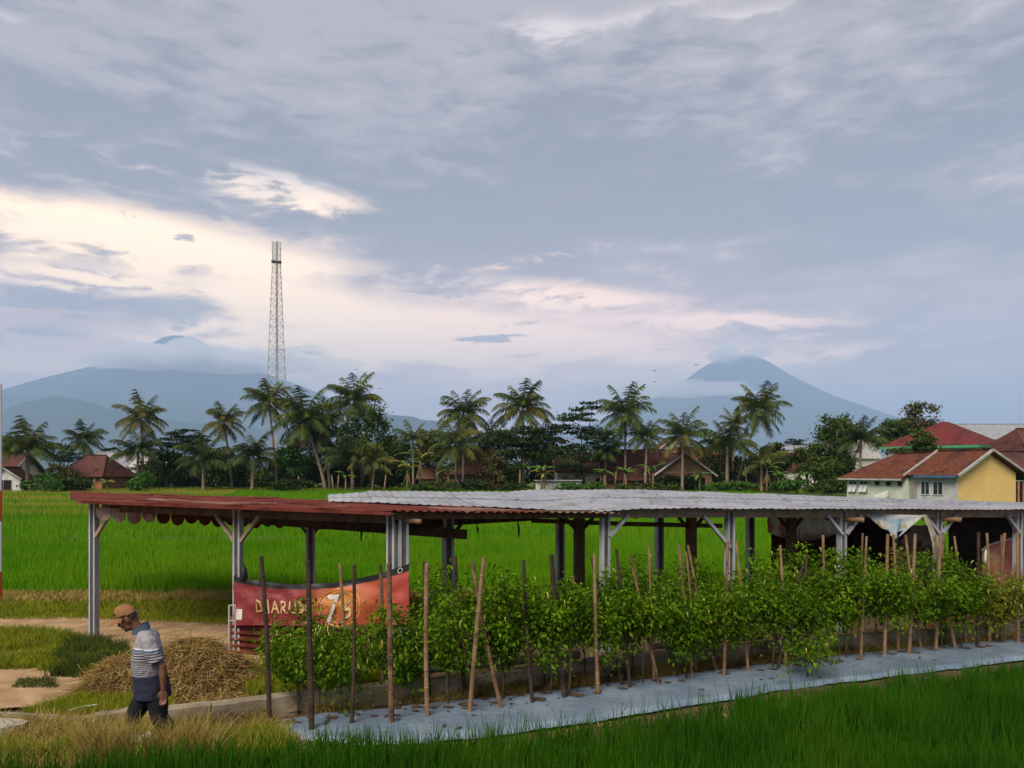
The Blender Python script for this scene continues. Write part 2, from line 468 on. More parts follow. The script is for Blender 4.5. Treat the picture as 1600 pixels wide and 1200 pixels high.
# ---- cloud belts lying on the volcanoes
def cloud(name, label, cx, cy, w, h, Y, dens, seed, flat=0.35, thick=1400):
    """a lumpy bank of cloud, flat below, at its own distance"""
    me = bpy.data.meshes.new(name)
    c = P(cx, cy, Y); k = Y / F
    na, nb = 64, 28; V = []
    for j in range(nb + 1):
        ph = PI * j / nb - PI / 2
        for i in range(na):
            t = 2 * PI * i / na
            d = Vector((math.cos(ph) * math.cos(t), math.cos(ph) * math.sin(t), math.sin(ph)))
            r = 1 + 0.42 * fbm(d.x * 2.6 + seed, d.y * 1.5, d.z * 1.3, 6)
            z = d.z if d.z > 0 else d.z * flat
            V.append((c.x + d.x * r * w * k, c.y + d.y * r * thick, c.z + z * r * h * k))
    Fq = [(j * na + i, j * na + (i + 1) % na, (j + 1) * na + (i + 1) % na, (j + 1) * na + i) for j in range(nb) for i in range(na)]
    me = np_mesh(name, V, Fq, True)
    m = bpy.data.materials.new("cloud_vapour"); m.use_nodes = True
    Nn = m.node_tree.nodes; Nn.remove(Nn['Principled BSDF'])
    pv = Nn.new('ShaderNodeVolumePrincipled'); pv.inputs['Color'].default_value = (1.0, 0.965, 0.965, 1); pv.inputs['Density'].default_value = dens
    pv.inputs['Anisotropy'].default_value = 0.0
    m.node_tree.links.new(pv.outputs[0], Nn['Material Output'].inputs['Volume'])
    m.cycles.homogeneous_volume = True
    return setp(link(name, me, m), label, "cloud", kind="stuff")
cloud("cloud", "long pink grey cloud belt hiding the shoulders of the broad volcano", 285, 570, 150, 32, 12800, 0.0040, 2.0, 0.3, 1100)
cloud("cloud", "thin right end of the cloud belt beside the lattice tower", 430, 572, 110, 22, 12600, 0.0009, 9.0, 0.4, 900)
cloud("cloud", "thin level cloud band crossing the left slope of the pointed volcano", 1040, 611, 150, 14, 14200, 0.0014, 4.0, 0.6, 900)
cloud("cloud", "small puff of cloud sitting on the left of the volcano tip", 1132, 556, 26, 18, 15500, 0.0025, 6.0, 0.6, 500)
cloud("cloud", "small wisp of cloud on the right of the volcano tip", 1184, 553, 20, 10, 15600, 0.0020, 7.5, 0.6, 400)

# ---- the air: pale haze round everything
mh = bpy.data.materials.new("pale_air"); mh.use_nodes = True
Nn = mh.node_tree.nodes; Nn.remove(Nn['Principled BSDF'])
pv = Nn.new('ShaderNodeVolumePrincipled')
pv.inputs['Color'].default_value = (*HAZE_COL, 1); pv.inputs['Density'].default_value = HAZE_D; pv.inputs['Anisotropy'].default_value = 0.0
mh.node_tree.links.new(pv.outputs[0], Nn['Material Output'].inputs['Volume'])
mh.cycles.homogeneous_volume = True
setp(MB().box((0, 0, 1354.0), (62000, 62000, 2710)).build("haze", mh), "pale blue haze filling the air out to the volcanoes", "haze", kind="stuff")
# ================================================================== THE TWO SHEDS
B0 = Vector((-1.75, 11.2, 0)); A0 = Vector((-7.35, 12.95, 0))
eV = Vector((math.cos(math.radians(20)), math.sin(math.radians(20)), 0)); nV = Vector((-eV.y, eV.x, 0))
gV = (B0 - A0).normalized(); hV = Vector((-gV.y, gV.x, 0))
LAB = (B0 - A0).length
def zred(p): return 2.40 - 0.025 * (p.x - B0.x) - 0.022 * (p.y - B0.y)
def zfront(t): return 2.40 - 0.0193 * t
def zback(t): return float(np.interp(t, [-4, -0.34, 6.5, 18.7, 24], [2.62, 2.58, 2.494, 2.03, 1.84]))
WD = 4.2
def white_pt(t, v, dz=0.0):
    p = B0 + eV * t + nV * v
    return Vector((p.x, p.y, zfront(t) + (zback(t) - zfront(t)) * v / WD + dz))
def t_of(px, v):
    """where the line v behind the front edge crosses the bearing of a pixel column"""
    u = (px - 800) / F
    s = B0 + nV * v
    return (u * s.y - s.x) / (eV.x - u * eV.y)

m_red = M("rusty_red_sheet", (0.075, 0.015, 0.011), (0.135, 0.030, 0.021), 3.0, 0.8, 0.12, metal=0.0, bump=0.002, bscale=40, c3=(0.20, 0.10, 0.07), s3=1.3, t3=(0.56, 0.72), stretch=(0.6, 3.0, 1.0))
m_redpale = M("weathered_pink_sheet", (0.22, 0.14, 0.11), (0.12, 0.04, 0.03), 2.5, 0.8, 0.12, bump=0.002, bscale=40, stretch=(0.7, 3.0, 1.0))
m_white = M("galvanised_white_sheet", (0.215, 0.22, 0.235), (0.30, 0.305, 0.315), 1.2, 0.36, 0.5, c3=(0.17, 0.14, 0.12), s3=2.2, t3=(0.50, 0.75), stretch=(1, 1, 1))
m_steel = M("grey_steel_channel", (0.27, 0.29, 0.31), (0.38, 0.39, 0.40), 6.0, 0.5, 0.5, c3=(0.16, 0.10, 0.06), s3=2.5, t3=(0.50, 0.70), stretch=(1, 1, 0.25))
m_wood = M("brown_timber", (0.085, 0.05, 0.028), (0.15, 0.095, 0.055), 8.0, 0.8, 0.2, bump=0.004, bscale=30, stretch=(1, 1, 0.2))
m_palewood = M("pale_timber", (0.22, 0.165, 0.11), (0.33, 0.26, 0.19), 8.0, 0.8, 0.2, bump=0.003, bscale=30)
m_darkbeam = M("dark_beam", (0.045, 0.028, 0.019), (0.085, 0.055, 0.035), 5.0, 0.8, 0.2)

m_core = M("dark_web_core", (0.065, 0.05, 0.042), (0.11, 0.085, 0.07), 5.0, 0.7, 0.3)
def sheet_metal(name, c00, c10, c11, c01, waves, amp, mat, parent, ribs=False, sag=0.0):
    """one corrugated sheet: u runs across the corrugations, v along them"""
    per = 6 if not ribs else 5
    prof = []
    if not ribs:
        for k in range(waves * per + 1): prof.append((k / (waves * per), math.sin(2 * PI * k / per) * amp))
    else:
        for k in range(waves):
            for f_, a_ in ((0.0, 0), (0.30, 0), (0.42, amp), (0.62, amp), (0.74, 0)): prof.append(((k + f_) / waves, a_))
        prof.append((1.0, 0))
    nv = 5; V = []
    for j in range(nv):
        v = j / (nv - 1)
        for u, a_ in prof:
            p = c00.lerp(c10, u).lerp(c01.lerp(c11, u), v)
            w = 0.012 * fbm(p.x * 0.9, p.y * 0.9, 2.0) - sag * math.sin(PI * v)
            V.append((p.x, p.y, p.z + a_ + w))
    n = len(prof)
    Fq = [(j * n + i, j * n + i + 1, (j + 1) * n + i + 1, (j + 1) * n + i) for j in range(nv - 1) for i in range(n - 1)]
    return link(name, np_mesh(name, V, Fq, False), mat, parent)

def hpost(root, base, top, wid=0.14, rz=0.0, mat=None):
    """an H-section post with two light flanges round a recessed core"""
    b = Vector(base); h = top - b.z
    mb = MB()
    R = Matrix.Rotation(rz, 3, 'Z')
    for s in (-1, 1):
        o = R @ Vector((s * wid * 0.36, 0, 0))
        mb.box((b.x + o.x, b.y + o.y, b.z + h / 2), (wid * 0.24, wid * 0.8, h), rz)
    p = mb.build("post", mat or m_steel, root)
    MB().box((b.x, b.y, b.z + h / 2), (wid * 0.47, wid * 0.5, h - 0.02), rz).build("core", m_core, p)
    return p

def brace(root, p, q, mat, w=0.07): return MB().bar(p, q, w, 0.05).build("brace", mat, root)

# ---- red shed
red = thing("market_shed", "open shed with rusty red corrugated roof, nearest to the straw pile", "shed", A0)
red.matrix_world = Matrix.Identity(4); red.location = (0, 0, 0)
WS = 0.74
for k in range(6):
    lo, hi = k * WS, (k + 1) * WS + 0.05
    def hit(hh):
        s = A0 + hV * hh     # where a strip running along gV is cut by the front edge of the long side
        a = Matrix(((gV.x, -eV.x), (gV.y, -eV.y))); d = B0 - s
        det = a[0][0] * a[1][1] - a[0][1] * a[1][0]
        return (d.x * a[1][1] - a[0][1] * d.y) / det
    def left(hh):       # the left end of the roof is cut on a slant
        s = A0 + hV * hh; return (-0.575 * s.y - s.x) / (gV.x + 0.575 * gV.y) if hh > 0 else 0.0
    s0, s1 = hit(lo), hit(hi); l0, l1 = left(lo), left(hi)
    if k > 2:
        ext = LAB + {3: 2.9, 4: 1.9, 5: 0.9}[k]; s0, s1 = min(s0, ext), min(s1, ext)
    cuts = [0, 0.30, 0.56, 0.80, 1.0] if k % 2 == 0 else [0, 0.22, 0.5, 0.74, 1.0]
    for c, (a, b) in enumerate(zip(cuts, cuts[1:])):
        a = max(0.0, a - 0.015)
        q = [A0 + hV * lo + gV * (l0 + (s0 - l0) * a), A0 + hV * hi + gV * (l1 + (s1 - l1) * a), A0 + hV * hi + gV * (l1 + (s1 - l1) * b), A0 + hV * lo + gV * (l0 + (s0 - l0) * b)]
        dz = 0.012 * (c % 2) + 0.006 * k
        q = [Vector((p.x, p.y, zred(p) + dz)) for p in q]
        sheet_metal("roof_sheet", q[0], q[1], q[2], q[3], 10, 0.013, m_redpale if (k, c) in ((1, 1), (2, 3)) else m_red, red, sag=0.02)
# a folded rim closes the side that runs along the corrugations
MB().bar(Vector((A0.x, A0.y, zred(A0) - 0.03)), Vector((B0.x, B0.y, zred(B0) - 0.03)), 0.02, 0.05).build("roof_rim", m_red, red)
for px, v, rz in ((147, 0.42, 0), (372, 0.38, 0), (612, 0.34, 0)):
    u = (px - 800) / F
    s = A0 + hV * v; a = (u * s.y - s.x) / (gV.x - u * gV.y)
    b = s + gV * a
    hpost(red, (b.x, b.y, 0), zred(b) - 0.05, 0.135, math.atan2(gV.y, gV.x))
    if px != 612:
        for sg in ((1,) if px == 147 else (1, -1)):
            brace(red, b + gV * sg * 0.06 + Vector((0, -0.02, 1.86)), b + gV * sg * 0.42 + Vector((0, -0.02, zred(b) - 0.16)), m_palewood)
pa = A0 + hV * 0.42 + gV * 0.15; pb = A0 + hV * 0.34 + gV * (LAB - 0.1)
MB().bar((pa.x, pa.y, zred(pa) - 0.13), (pb.x, pb.y, zred(pb) - 0.13), 0.07, 0.13).build("beam", m_wood, red)
pc = A0 + hV * 2.0 + gV * 0.4; pd = A0 + hV * 2.0 + gV * (LAB + 0.4)
MB().bar((pc.x, pc.y, zred(pc) - 0.28), (pd.x, pd.y, zred(pd) - 0.42), 0.07, 0.16).build("beam", m_darkbeam, red)
for s_ in (1.6, 3.2, 4.9):
    q0 = A0 + gV * s_ + hV * 0.1; q1 = A0 + gV * s_ + hV * 2.2
    MB().bar((q0.x, q0.y, zred(q0) - 0.075), (q1.x, q1.y, zred(q1) - 0.075), 0.05, 0.06).build("rafter", m_wood, red)
# posts behind
for px, v in ((485, 3.7), (700, 2.1)):
    t = t_of(px, v); b = B0 + eV * t + nV * v
    hpost(red, (b.x, b.y, 0), 2.36, 0.2 if px == 700 else 0.17, math.radians(20), None)
    for sg in (1, -1):
        brace(red, b + eV * sg * 0.06 + Vector((0, 0, 1.82)), b + eV * sg * 0.38 + Vector((0, 0, 2.2)), m_darkbeam)
b7 = B0 + eV * t_of(700, 2.1) + nV * 2.1; b4 = B0 + eV * t_of(485, 3.7) + nV * 3.7
MB().bar(b4 + Vector((0, 0, 2.02)), b7 + Vector((0, 0, 2.12)), 0.06, 0.26).build("beam", m_darkbeam, red)
b9 = B0 + eV * t_of(830, 2.4) + nV * 2.4
MB().bar(b7 + Vector((0, 0, 2.13)), b9 + Vector((0, 0, 2.16)), 0.06, 0.22).build("beam", m_darkbeam, red)
MB().tube([b4 + Vector((0.5, 0, 1.92)), b7 + Vector((0.3, -0.1, 1.90))], 0.018, 6).build("rail", m_steel, red)

# ---- scalloped cloth valance hanging across the left end
m_val1 = M("pale_valance_cloth", (0.36, 0.25, 0.20), (0.46, 0.37, 0.31), 5.0, 0.95, 0.1, c3=(0.27, 0.11, 0.085), s3=3.0, t3=(0.5, 0.7))  # cloth of the paler scallops beside the left post
m_val2 = M("maroon_valance_cloth", (0.085, 0.022, 0.018), (0.13, 0.035, 0.028), 5.0, 0.95, 0.1)
val = thing("scalloped_valance", "scalloped cloth valance, pale at the left post and maroon further in", "valance")
vA = P(150, 800, 12.9); vB = P(446, 800, 15.2)
NS = 14
for i in range(NS):
    a = i / NS; b = (i + 0.96) / NS
    ztop = lambda w: 2.38 - 0.10 * w - 0.06 * math.sin(PI * w)
    zbot = lambda w: (2.16 - 0.02 * (i % 3)) - 0.29 * w
    fr = []
    n = 10
    for k in range(n + 1):
        w = a + (b - a) * k / n; p = vA.lerp(vB, w); cl = math.sin(PI * k / n)
        p = p + nV * (0.02 * math.sin(9 * w * NS / 3) + 0.015 * cl)
        zb = zbot(w) + 0.11 * (1 - cl ** 0.55)
        fr.append((Vector((p.x, p.y, ztop(w))), Vector((p.x, p.y - 0.012 * cl, zb))))
    mb = MB()
    for k in range(n):
        mb.add([fr[k][0], fr[k + 1][0], fr[k + 1][1], fr[k][1]], [(0, 1, 2, 3)])
    mb.build("scallop", m_val1 if i < 4 else m_val2, val)

# ---- white shed
wh = thing("market_shed", "long open shed with pale grey ribbed metal roof", "shed")
SWID = 0.77
t = -0.45; i = 0
HB = 2.05
while t < 21.0:
    t1 = t + SWID + 0.03
    def vstart(tt):
        # behind the red roof the pale sheets start where the red strips end
        return max(0.0, 1.12 * (3.45 - tt))
    v0, v1 = min(vstart(t), WD - 0.25), min(vstart(t1), WD - 0.25)
    def wpt(tt, v, vs, dz):
        p = white_pt(tt, v, dz)
        if vs > 0.0:      # lies on the red strips where it meets them
            q0 = white_pt(tt, vs); zz = zred(q0) + 0.035
            p.z = zz + (zback(tt) - zz) * (v - vs) / max(0.3, WD - vs) + dz - 0.05
        return p
    vb = WD + 0.10 * ((i * 7) % 3 - 1) * 0.6
    for (fa, fb) in ((0.0, 0.52), (0.50, 1.0)):
        dz = 0.05 + (0.008 if fa > 0 else 0.0) + 0.006 * (i % 2)
        q = [wpt(t, v0 + (vb - v0) * fa, v0, dz), wpt(t1, v1 + (vb - v1) * fa, v1, dz), wpt(t1, v1 + (vb - v1) * fb, v1, dz), wpt(t, v0 + (vb - v0) * fb, v0, dz)]
        sheet_metal("roof_sheet", *q, 5, 0.011, m_white, wh, ribs=True)
    t += SWID; i += 1
MB().bar(white_pt(3.5, 0.30, -0.05), white_pt(20.5, 0.30, -0.05), 0.06, 0.15).build("beam", m_palewood, wh)
MB().bar(white_pt(0.1, 0.22, -0.07), white_pt(3.6, 0.25, -0.06), 0.06, 0.13).build("beam", m_wood, wh)
MB().bar(white_pt(4.0, 2.1, -0.10), white_pt(20.5, 2.1, -0.06), 0.06, 0.14).build("beam", m_darkbeam, wh)
MB().bar(white_pt(2.0, 3.95, -0.16), white_pt(20.5, 3.95, -0.06), 0.06, 0.14).build("beam", m_darkbeam, wh)
FRONT = [630, 945, 1140, 1315, 1465, 1590]
for px in FRONT:
    v = 0.3; t = t_of(px, v); b = B0 + eV * t + nV * v
    top = white_pt(t, v).z - 0.02
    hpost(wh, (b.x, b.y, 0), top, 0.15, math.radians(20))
    lean = Vector((0, 0, 0))
    for sg in ((1,) if px in (945,) else (-1,) if px in (1140, 1590) else (1, -1) if px > 1200 else ()):
        drop = 0.62 if px == 1140 else 0.42
        brace(wh, b + eV * sg * 0.05 + nV * -0.07 + Vector((0, 0, top - drop)), b + eV * sg * drop * 0.95 + nV * -0.07 + Vector((0, 0, top - 0.06)), m_steel)
for px, v in ((905, 2.1), (1080, 2.1), (1236, 2.1)):
    t = t_of(px, v); b = B0 + eV * t + nV * v; top = white_pt(t, v).z - 0.06
    MB().box((b.x, b.y, top / 2), (0.17, 0.15, top), math.radians(20)).build("post", m_wood, wh)
    for sg in (1, -1):
        brace(wh, b + eV * sg * 0.06 + Vector((0, 0, top - 0.50)), b + eV * sg * 0.42 + Vector((0, 0, top - 0.12)), m_darkbeam)
for px, v in ((875, 3.9), (1030, 3.9), (1172, 3.9)):
    t = t_of(px, v); b = B0 + eV * t + nV * v; top = white_pt(t, v).z - 0.04
    hpost(wh, (b.x, b.y, 0), top, 0.17, math.radians(20))
# a lower rail running back to front between the rows, and a thin one behind
ra = B0 + eV * t_of(830, 3.0) + nV * 3.0; rb = B0 + eV * t_of(1128, 2.0) + nV * 2.0
MB().tube([ra + Vector((0, 0, 2.01)), (ra + rb) / 2 + Vector((0, 0, 1.93)), rb + Vector((0, 0, 1.88))], 0.045, 8).build("rail", m_wood, wh)
ra = B0 + eV * t_of(960, 3.9) + nV * 3.8; rb = B0 + eV * t_of(1190, 3.9) + nV * 3.8
MB().tube([ra + Vector((0, 0, 2.02)), rb + Vector((0, 0, 1.98))], 0.03, 6).build("rail", m_darkbeam, wh)
# bamboo pole ends sticking out under the front beam
m_bam = M("pale_bamboo", (0.165, 0.095, 0.043), (0.26, 0.16, 0.082), 6.0, 0.55, 0.35, bump=0.002, bscale=40, c3=(0.16, 0.09, 0.045), s3=5.0, t3=(0.58, 0.72))
m_bamd = M("dark_weathered_bamboo", (0.030, 0.018, 0.012), (0.060, 0.034, 0.022), 7.0, 0.7, 0.3, bump=0.002, bscale=40)
m_bamb = M("brown_bamboo", (0.12, 0.062, 0.032), (0.20, 0.115, 0.06), 7.0, 0.65, 0.3, bump=0.002, bscale=40, c3=(0.05, 0.03, 0.02), s3=5.0, t3=(0.5, 0.68))
for px in (1328, 1480, 640):
    t = t_of(px, 0.2)
    a = white_pt(t - 0.25, 0.55, -0.16); b = white_pt(t + 0.12, -0.02, -0.15)
    MB().tube([a, b], 0.05 if px > 700 else 0.04, 10).build("bamboo_purlin", m_bam if px > 700 else m_bamb, wh, True)
# scraps of a cloth fringe under the back beam
for k in range(5):
    t = t_of(985 + k * 12, 3.9); b = B0 + eV * t + nV * 3.85
    MB().poly([b + Vector((0, 0, 2.12)), b + eV * 0.15 + Vector((0, 0, 2.12)), b + eV * 0.14 + Vector((0, 0, 1.93 + 0.03 * (k % 2))), b + eV * 0.02 + Vector((0, 0, 1.95))]).build("fringe_scrap", m_val2, wh)
# twine ends dangling from the beams
m_black = M("black_plastic", (0.012, 0.012, 0.014), None, rough=0.5)
for px, py0, py1, Y in ((563, 820, 845, 13.0), (809, 815, 840, 12.2), (745, 822, 832, 13), (668, 800, 830, 12.0)):
    a = P(px, py0, Y); b = P(px + 1, py1, Y)
    o = MB().tube([a + Vector((0, 0, 0.10)), a, a.lerp(b, 0.5) + Vector((0.015, 0, 0)), b], [0.004, 0.008, 0.022, 0.01], 6).build("hanging_twine", m_black)
    setp(o, {563: "black twine with a rag knot hanging right of the banner's middle", 809: "short black strap hanging left of the middle shed post", 745: "short dark string hanging under the red roof's right half", 668: "thin dark twine hanging beside the shed corner post"}[px], "twine", "twine hanging under the roof")

# ================================================================== BANNERS AND CLOTHS
def cloth(name, fn, nu, nv, mat, parent=None, label=None, cat=None):
    o = link(name, grid_mesh(name, nu, nv, fn), mat, parent)
    if label: setp(o, label, cat)
    return o
# the printed banner between the end posts
def ban(u, v, off=0.0):
    """u 0..1 left to right, v 0..1 top to bottom"""
    a = A0 + hV * 0.28; ul = (367 - 800) / F; ur = (640 - 800) / F
    sa = (ul * a.y - a.x) / (gV.x - ul * gV.y); sb = (ur * a.y - a.x) / (gV.x - ur * gV.y)
    p = a + gV * (sa + (sb - sa) * u)
    top = 1.31 - 0.542 * u + 0.847 * u * u
    bot = 0.52 + 0.20 * u - 0.02 * math.sin(PI * u)
    z = top + (bot - top) * v
    wr = 0.045 * fbm(u * 9, v * 3, 1.0) + 0.014 * math.sin(u * 30 + v * 6) * (0.4 + v) + 0.02 * fbm(u * 24, v * 4, 5.0) + 0.03 * math.sin(PI * v) * math.sin(PI * u)
    q = p - hV * (wr + off + 0.03)
    return (q.x, q.y, z)
mb_ = bpy.data.materials.new("printed_red_banner"); mb_.use_nodes = True
X.tree = mb_.node_tree; N, L = mb_.node_tree.nodes, mb_.node_tree.links
tc = N.new('ShaderNodeTexCoord'); sp = N.new('ShaderNodeSeparateXYZ'); L.new(tc.outputs['UV'], sp.inputs[0])
uu, vv = X(sp.outputs[0]), X(sp.outputs[1])
pr = x_noise(x_vec(uu * 6.0, vv * 1.6, 0.0), 2.2, 4, 0.6, 2.5)
base = x_mix(x_step(uu, 0.35, 0.72), (0.15, 0.015, 0.017), (0.36, 0.070, 0.024))
base = x_mix(x_step(uu, 0.86, 1.0), base, (0.34, 0.045, 0.03))
base = x_mix(x_step(X.m('SINE', pr * 60.0), 0.2, 0.9) * 0.6, base, (0.40, 0.06, 0.05))
gA = (uu - 0.62) * 3.0; gB = (vv - 0.42) * 1.4
halo = X.m('EXPONENT', (gA * gA + gB * gB) * -9.0)
base = x_mix(halo * 0.9, base, (0.62, 0.27, 0.05))
base = x_mix(x_step(vv, 0.125, 0.12), base, (0.012, 0.011, 0.012))
L.new(base.v, N['Principled BSDF'].inputs['Base Color']); N['Principled BSDF'].inputs['Roughness'].default_value = 0.55
banner = thing("printed_banner", "sagging red and orange printed banner tied across the shed end", "banner")
NU, NV = 56, 18
me = grid_mesh("banner_cloth", NU, NV, ban)
uvl = me.uv_layers.new(name="UVMap")
for poly in me.polygons:
    for li in poly.loop_indices:
        vi = me.loops[li].vertex_index; uvl.data[li].uv = ((vi % NU) / (NU - 1), (vi // NU) / (NV - 1))
cl = link("banner_cloth", me, mb_, banner)
def text_mesh(txt, u0, v0, du, dv, name, mat, parent, off=0.012, bold=0.02, shear=0.0):
    """letters laid onto the banner surface"""
    cu = bpy.data.curves.new("t", 'FONT'); cu.body = txt; cu.size = 1.0; cu.offset = bold; cu.resolution_u = 3; cu.shear = shear
    ob_ = bpy.data.objects.new("t", cu); COL.objects.link(ob_)
    dg = bpy.context.evaluated_depsgraph_get(); me_ = bpy.data.meshes.new_from_object(ob_.evaluated_get(dg))
    bpy.data.objects.remove(ob_)
    xs_ = [v.co.x for v in me_.vertices]; ys_ = [v.co.y for v in me_.vertices]
    x0, x1, y0, y1 = min(xs_), max(xs_), min(ys_), max(ys_)
    for v in me_.vertices:
        a = (v.co.x - x0) / (x1 - x0); b = (v.co.y - y0) / (y1 - y0)
        v.co = ban(u0 + du * a, v0 + dv * (1 - b), off)
    me_.materials.clear(); me_.materials.append(mat)
    return link(name, me_, None, parent)
m_gold = M("printed_gold_letter", (0.62, 0.45, 0.20), (0.52, 0.33, 0.12), 9.0, 0.5)
m_lwhite = M("printed_white", (0.62, 0.58, 0.50), (0.5, 0.45, 0.38), 9.0, 0.5)
u_ = 0.140
for ch, w in zip("DJARUM", (0.050, 0.026, 0.050, 0.046, 0.048, 0.060)):
    text_mesh(ch, u_, 0.40 - (0.02 if ch == 'J' else 0), w, 0.30 + (0.06 if ch == 'J' else 0), "letter", m_gold, cl, bold=0.012)
    u_ += w + 0.008
# gold badge with the number, drawn as a ring on the cloth
def ban_disc(uc, vc, ru, rv, r0, mat, name, off):
    vs = []; n = 36
    for k in range(n):
        t = 2 * PI * k / n
        vs.append(ban(uc + ru * math.cos(t), vc + rv * math.sin(t), off)); vs.append(ban(uc + ru * r0 * math.cos(t), vc + rv * r0 * math.sin(t), off))
    return MB().add(vs, [(2 * k, 2 * ((k + 1) % n), 2 * ((k + 1) % n) + 1, 2 * k + 1) for k in range(n)]).build(name, mat, cl)
m_orange = M("printed_orange", (0.55, 0.17, 0.03), (0.62, 0.26, 0.06), 5.0, 0.5)
ban_disc(0.625, 0.58, 0.125, 0.44, 0.93, m_orange, "badge_ring", 0.008)
ban_disc(0.625, 0.58, 0.105, 0.36, 0.96, m_gold, "badge_ring", 0.008)
text_mesh("7", 0.555, 0.28, 0.075, 0.66, "numeral", m_lwhite, cl, 0.014, 0.01, 0.15)
text_mesh("6", 0.640, 0.42, 0.055, 0.42, "numeral", m_gold, cl, 0.014, 0.01, 0.1)
ban_disc(0.955, 0.062, 0.014, 0.045, 0.72, m_lwhite, "logo_ring", 0.008)
MB().poly([ban(0.02, 0.66, 0.008), ban(0.055, 0.66, 0.008), ban(0.055, 0.88, 0.008), ban(0.02, 0.88, 0.008)]).build("paper_label", m_lwhite, cl)
for uv0 in ((0.0, 0.02), (1.0, 0.02)):
    p = Vector(ban(*uv0)); MB().tube([p, p + hV * 0.12 + Vector((0, 0, 0.03))], 0.006, 5).build("tie_cord", m_black, banner)
# a black bag hung on the post where the banner is tied
bp_ = P(381, 897, 11.80)
mbag = MB()
mbag.tube([bp_ + Vector((0, 0, 0.14)), bp_ + Vector((0.0, 0, 0.06)), bp_ + Vector((0.005, 0, -0.05)), bp_ + Vector((0, 0, -0.12))], [0.01, 0.05, 0.06, 0.03], 8)
setp(mbag.build("plastic_bag", m_black, None, True), "small black bag hung on the post at the banner's left end", "bag")

# corrugated red sheet standing under the banner, and a thin metal gate frame beside it
a = A0 + hV * 0.33; ul = (360 - 800) / F
sa = (ul * a.y - a.x) / (gV.x - ul * gV.y)
c0 = a + gV * sa; c1 = a + gV * (sa + 2.5)
fence = thing("corrugated_fence_sheet", "rusty red corrugated sheet standing under the banner, ribs level", "metal sheet")
z0, z1 = 0.05, 0.56
nw = 5; V = []; rows = nw * 6
for j in range(rows + 1):
    for i in range(9):
        p = c0.lerp(c1, i / 8) - hV * (0.028 * math.sin(2 * PI * j / 6) + 0.012 * fbm(i * 0.7, j * 0.2))
        V.append((p.x, p.y, z0 + (z1 - z0) * j / rows))
Fq = [(j * 9 + i, j * 9 + i + 1, (j + 1) * 9 + i + 1, (j + 1) * 9 + i) for j in range(rows) for i in range(8)]
link("corrugated_panel", np_mesh("corrugated_panel", V, Fq, True), m_red, fence)
MB().bar((c0.x, c0.y + 0.06, 0.0), (c0.x, c0.y + 0.06, 0.62), 0.04, 0.04).build("stake", m_wood, fence)
MB().bar((c1.x, c1.y + 0.06, 0.0), (c1.x, c1.y + 0.06, 0.62), 0.04, 0.04).build("stake", m_wood, fence)
gp = G(358, 1036)
gate = thing("gate_frame", "thin pale metal gate frame beside the red corrugated sheet", "gate")
m_pipe = M("pale_pipe", (0.36, 0.34, 0.30), (0.46, 0.44, 0.40), 10, 0.5)
gtop = P(358, 946, gp.y).z
MB().tube([gp, Vector((gp.x, gp.y, gtop))], 0.014, 8).build("upright", m_pipe, gate)
MB().tube([gp + Vector((0.09, 0.02, 0.35)), Vector((gp.x + 0.09, gp.y + 0.02, gtop))], 0.011, 8).build("upright", m_pipe, gate)
for z in (gtop, gtop - 0.24):
    MB().tube([Vector((gp.x, gp.y, z)), Vector((gp.x + 0.09, gp.y + 0.02, z))], 0.010, 6).build("crossbar", m_pipe, gate)

# grey sun-bleached banner hung along the back on the right
m_bleach = M("bleached_banner", (0.42, 0.37, 0.30), (0.56, 0.50, 0.42), 3.0, 0.8, 0.2, transl=0.5, c3=(0.42, 0.13, 0.10), s3=2.4, t3=(0.55, 0.64), stretch=(2.2, 2.2, 0.8))
def backc(px0, px1, v, zt, zb, amp=0.03):
    def f(u, w):
        px = px0 + (px1 - px0) * u; t = t_of(px, v); b = B0 + eV * t + nV * (v + amp * fbm(u * 6, w * 3, px0) + amp * math.sin(u * 17) * w)
        return (b.x, b.y, zt(u) + (zb(u) - zt(u)) * w)
    return f
cloth("bleached_banner", backc(1199, 1340, 3.2, lambda u: 2.16 - 0.42 * u + 0.10 * u * u, lambda u: 1.62 - 0.22 * math.sin(PI * min(1, u * 1.15)) - 0.02), 40, 12, m_bleach, None, "sun-bleached grey banner with faded red print hung along the shed's back", "banner")
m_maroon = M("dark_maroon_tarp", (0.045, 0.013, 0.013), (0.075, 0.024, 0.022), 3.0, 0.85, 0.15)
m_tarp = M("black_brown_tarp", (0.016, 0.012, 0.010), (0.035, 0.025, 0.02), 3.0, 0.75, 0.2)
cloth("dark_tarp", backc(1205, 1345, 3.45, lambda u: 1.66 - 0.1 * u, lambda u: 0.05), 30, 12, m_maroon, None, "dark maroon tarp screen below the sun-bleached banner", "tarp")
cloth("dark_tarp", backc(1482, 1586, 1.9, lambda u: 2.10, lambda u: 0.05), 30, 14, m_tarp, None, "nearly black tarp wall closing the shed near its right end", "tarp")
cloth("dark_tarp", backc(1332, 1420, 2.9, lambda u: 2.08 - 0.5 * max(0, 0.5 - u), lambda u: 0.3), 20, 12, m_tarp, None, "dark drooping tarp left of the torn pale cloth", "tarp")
m_grcl = M("grey_brown_cloth", (0.20, 0.17, 0.14), (0.30, 0.25, 0.20), 4.0, 0.85, 0.2, transl=0.4, c3=(0.05, 0.035, 0.03), s3=3.5, t3=(0.5, 0.6))
cloth("hanging_sack_cloth", backc(1400, 1475, 1.6, lambda u: 1.80, lambda u: 0.5), 20, 10, m_grcl, None, "grey brown sacking hung between the two right shed posts", "cloth")
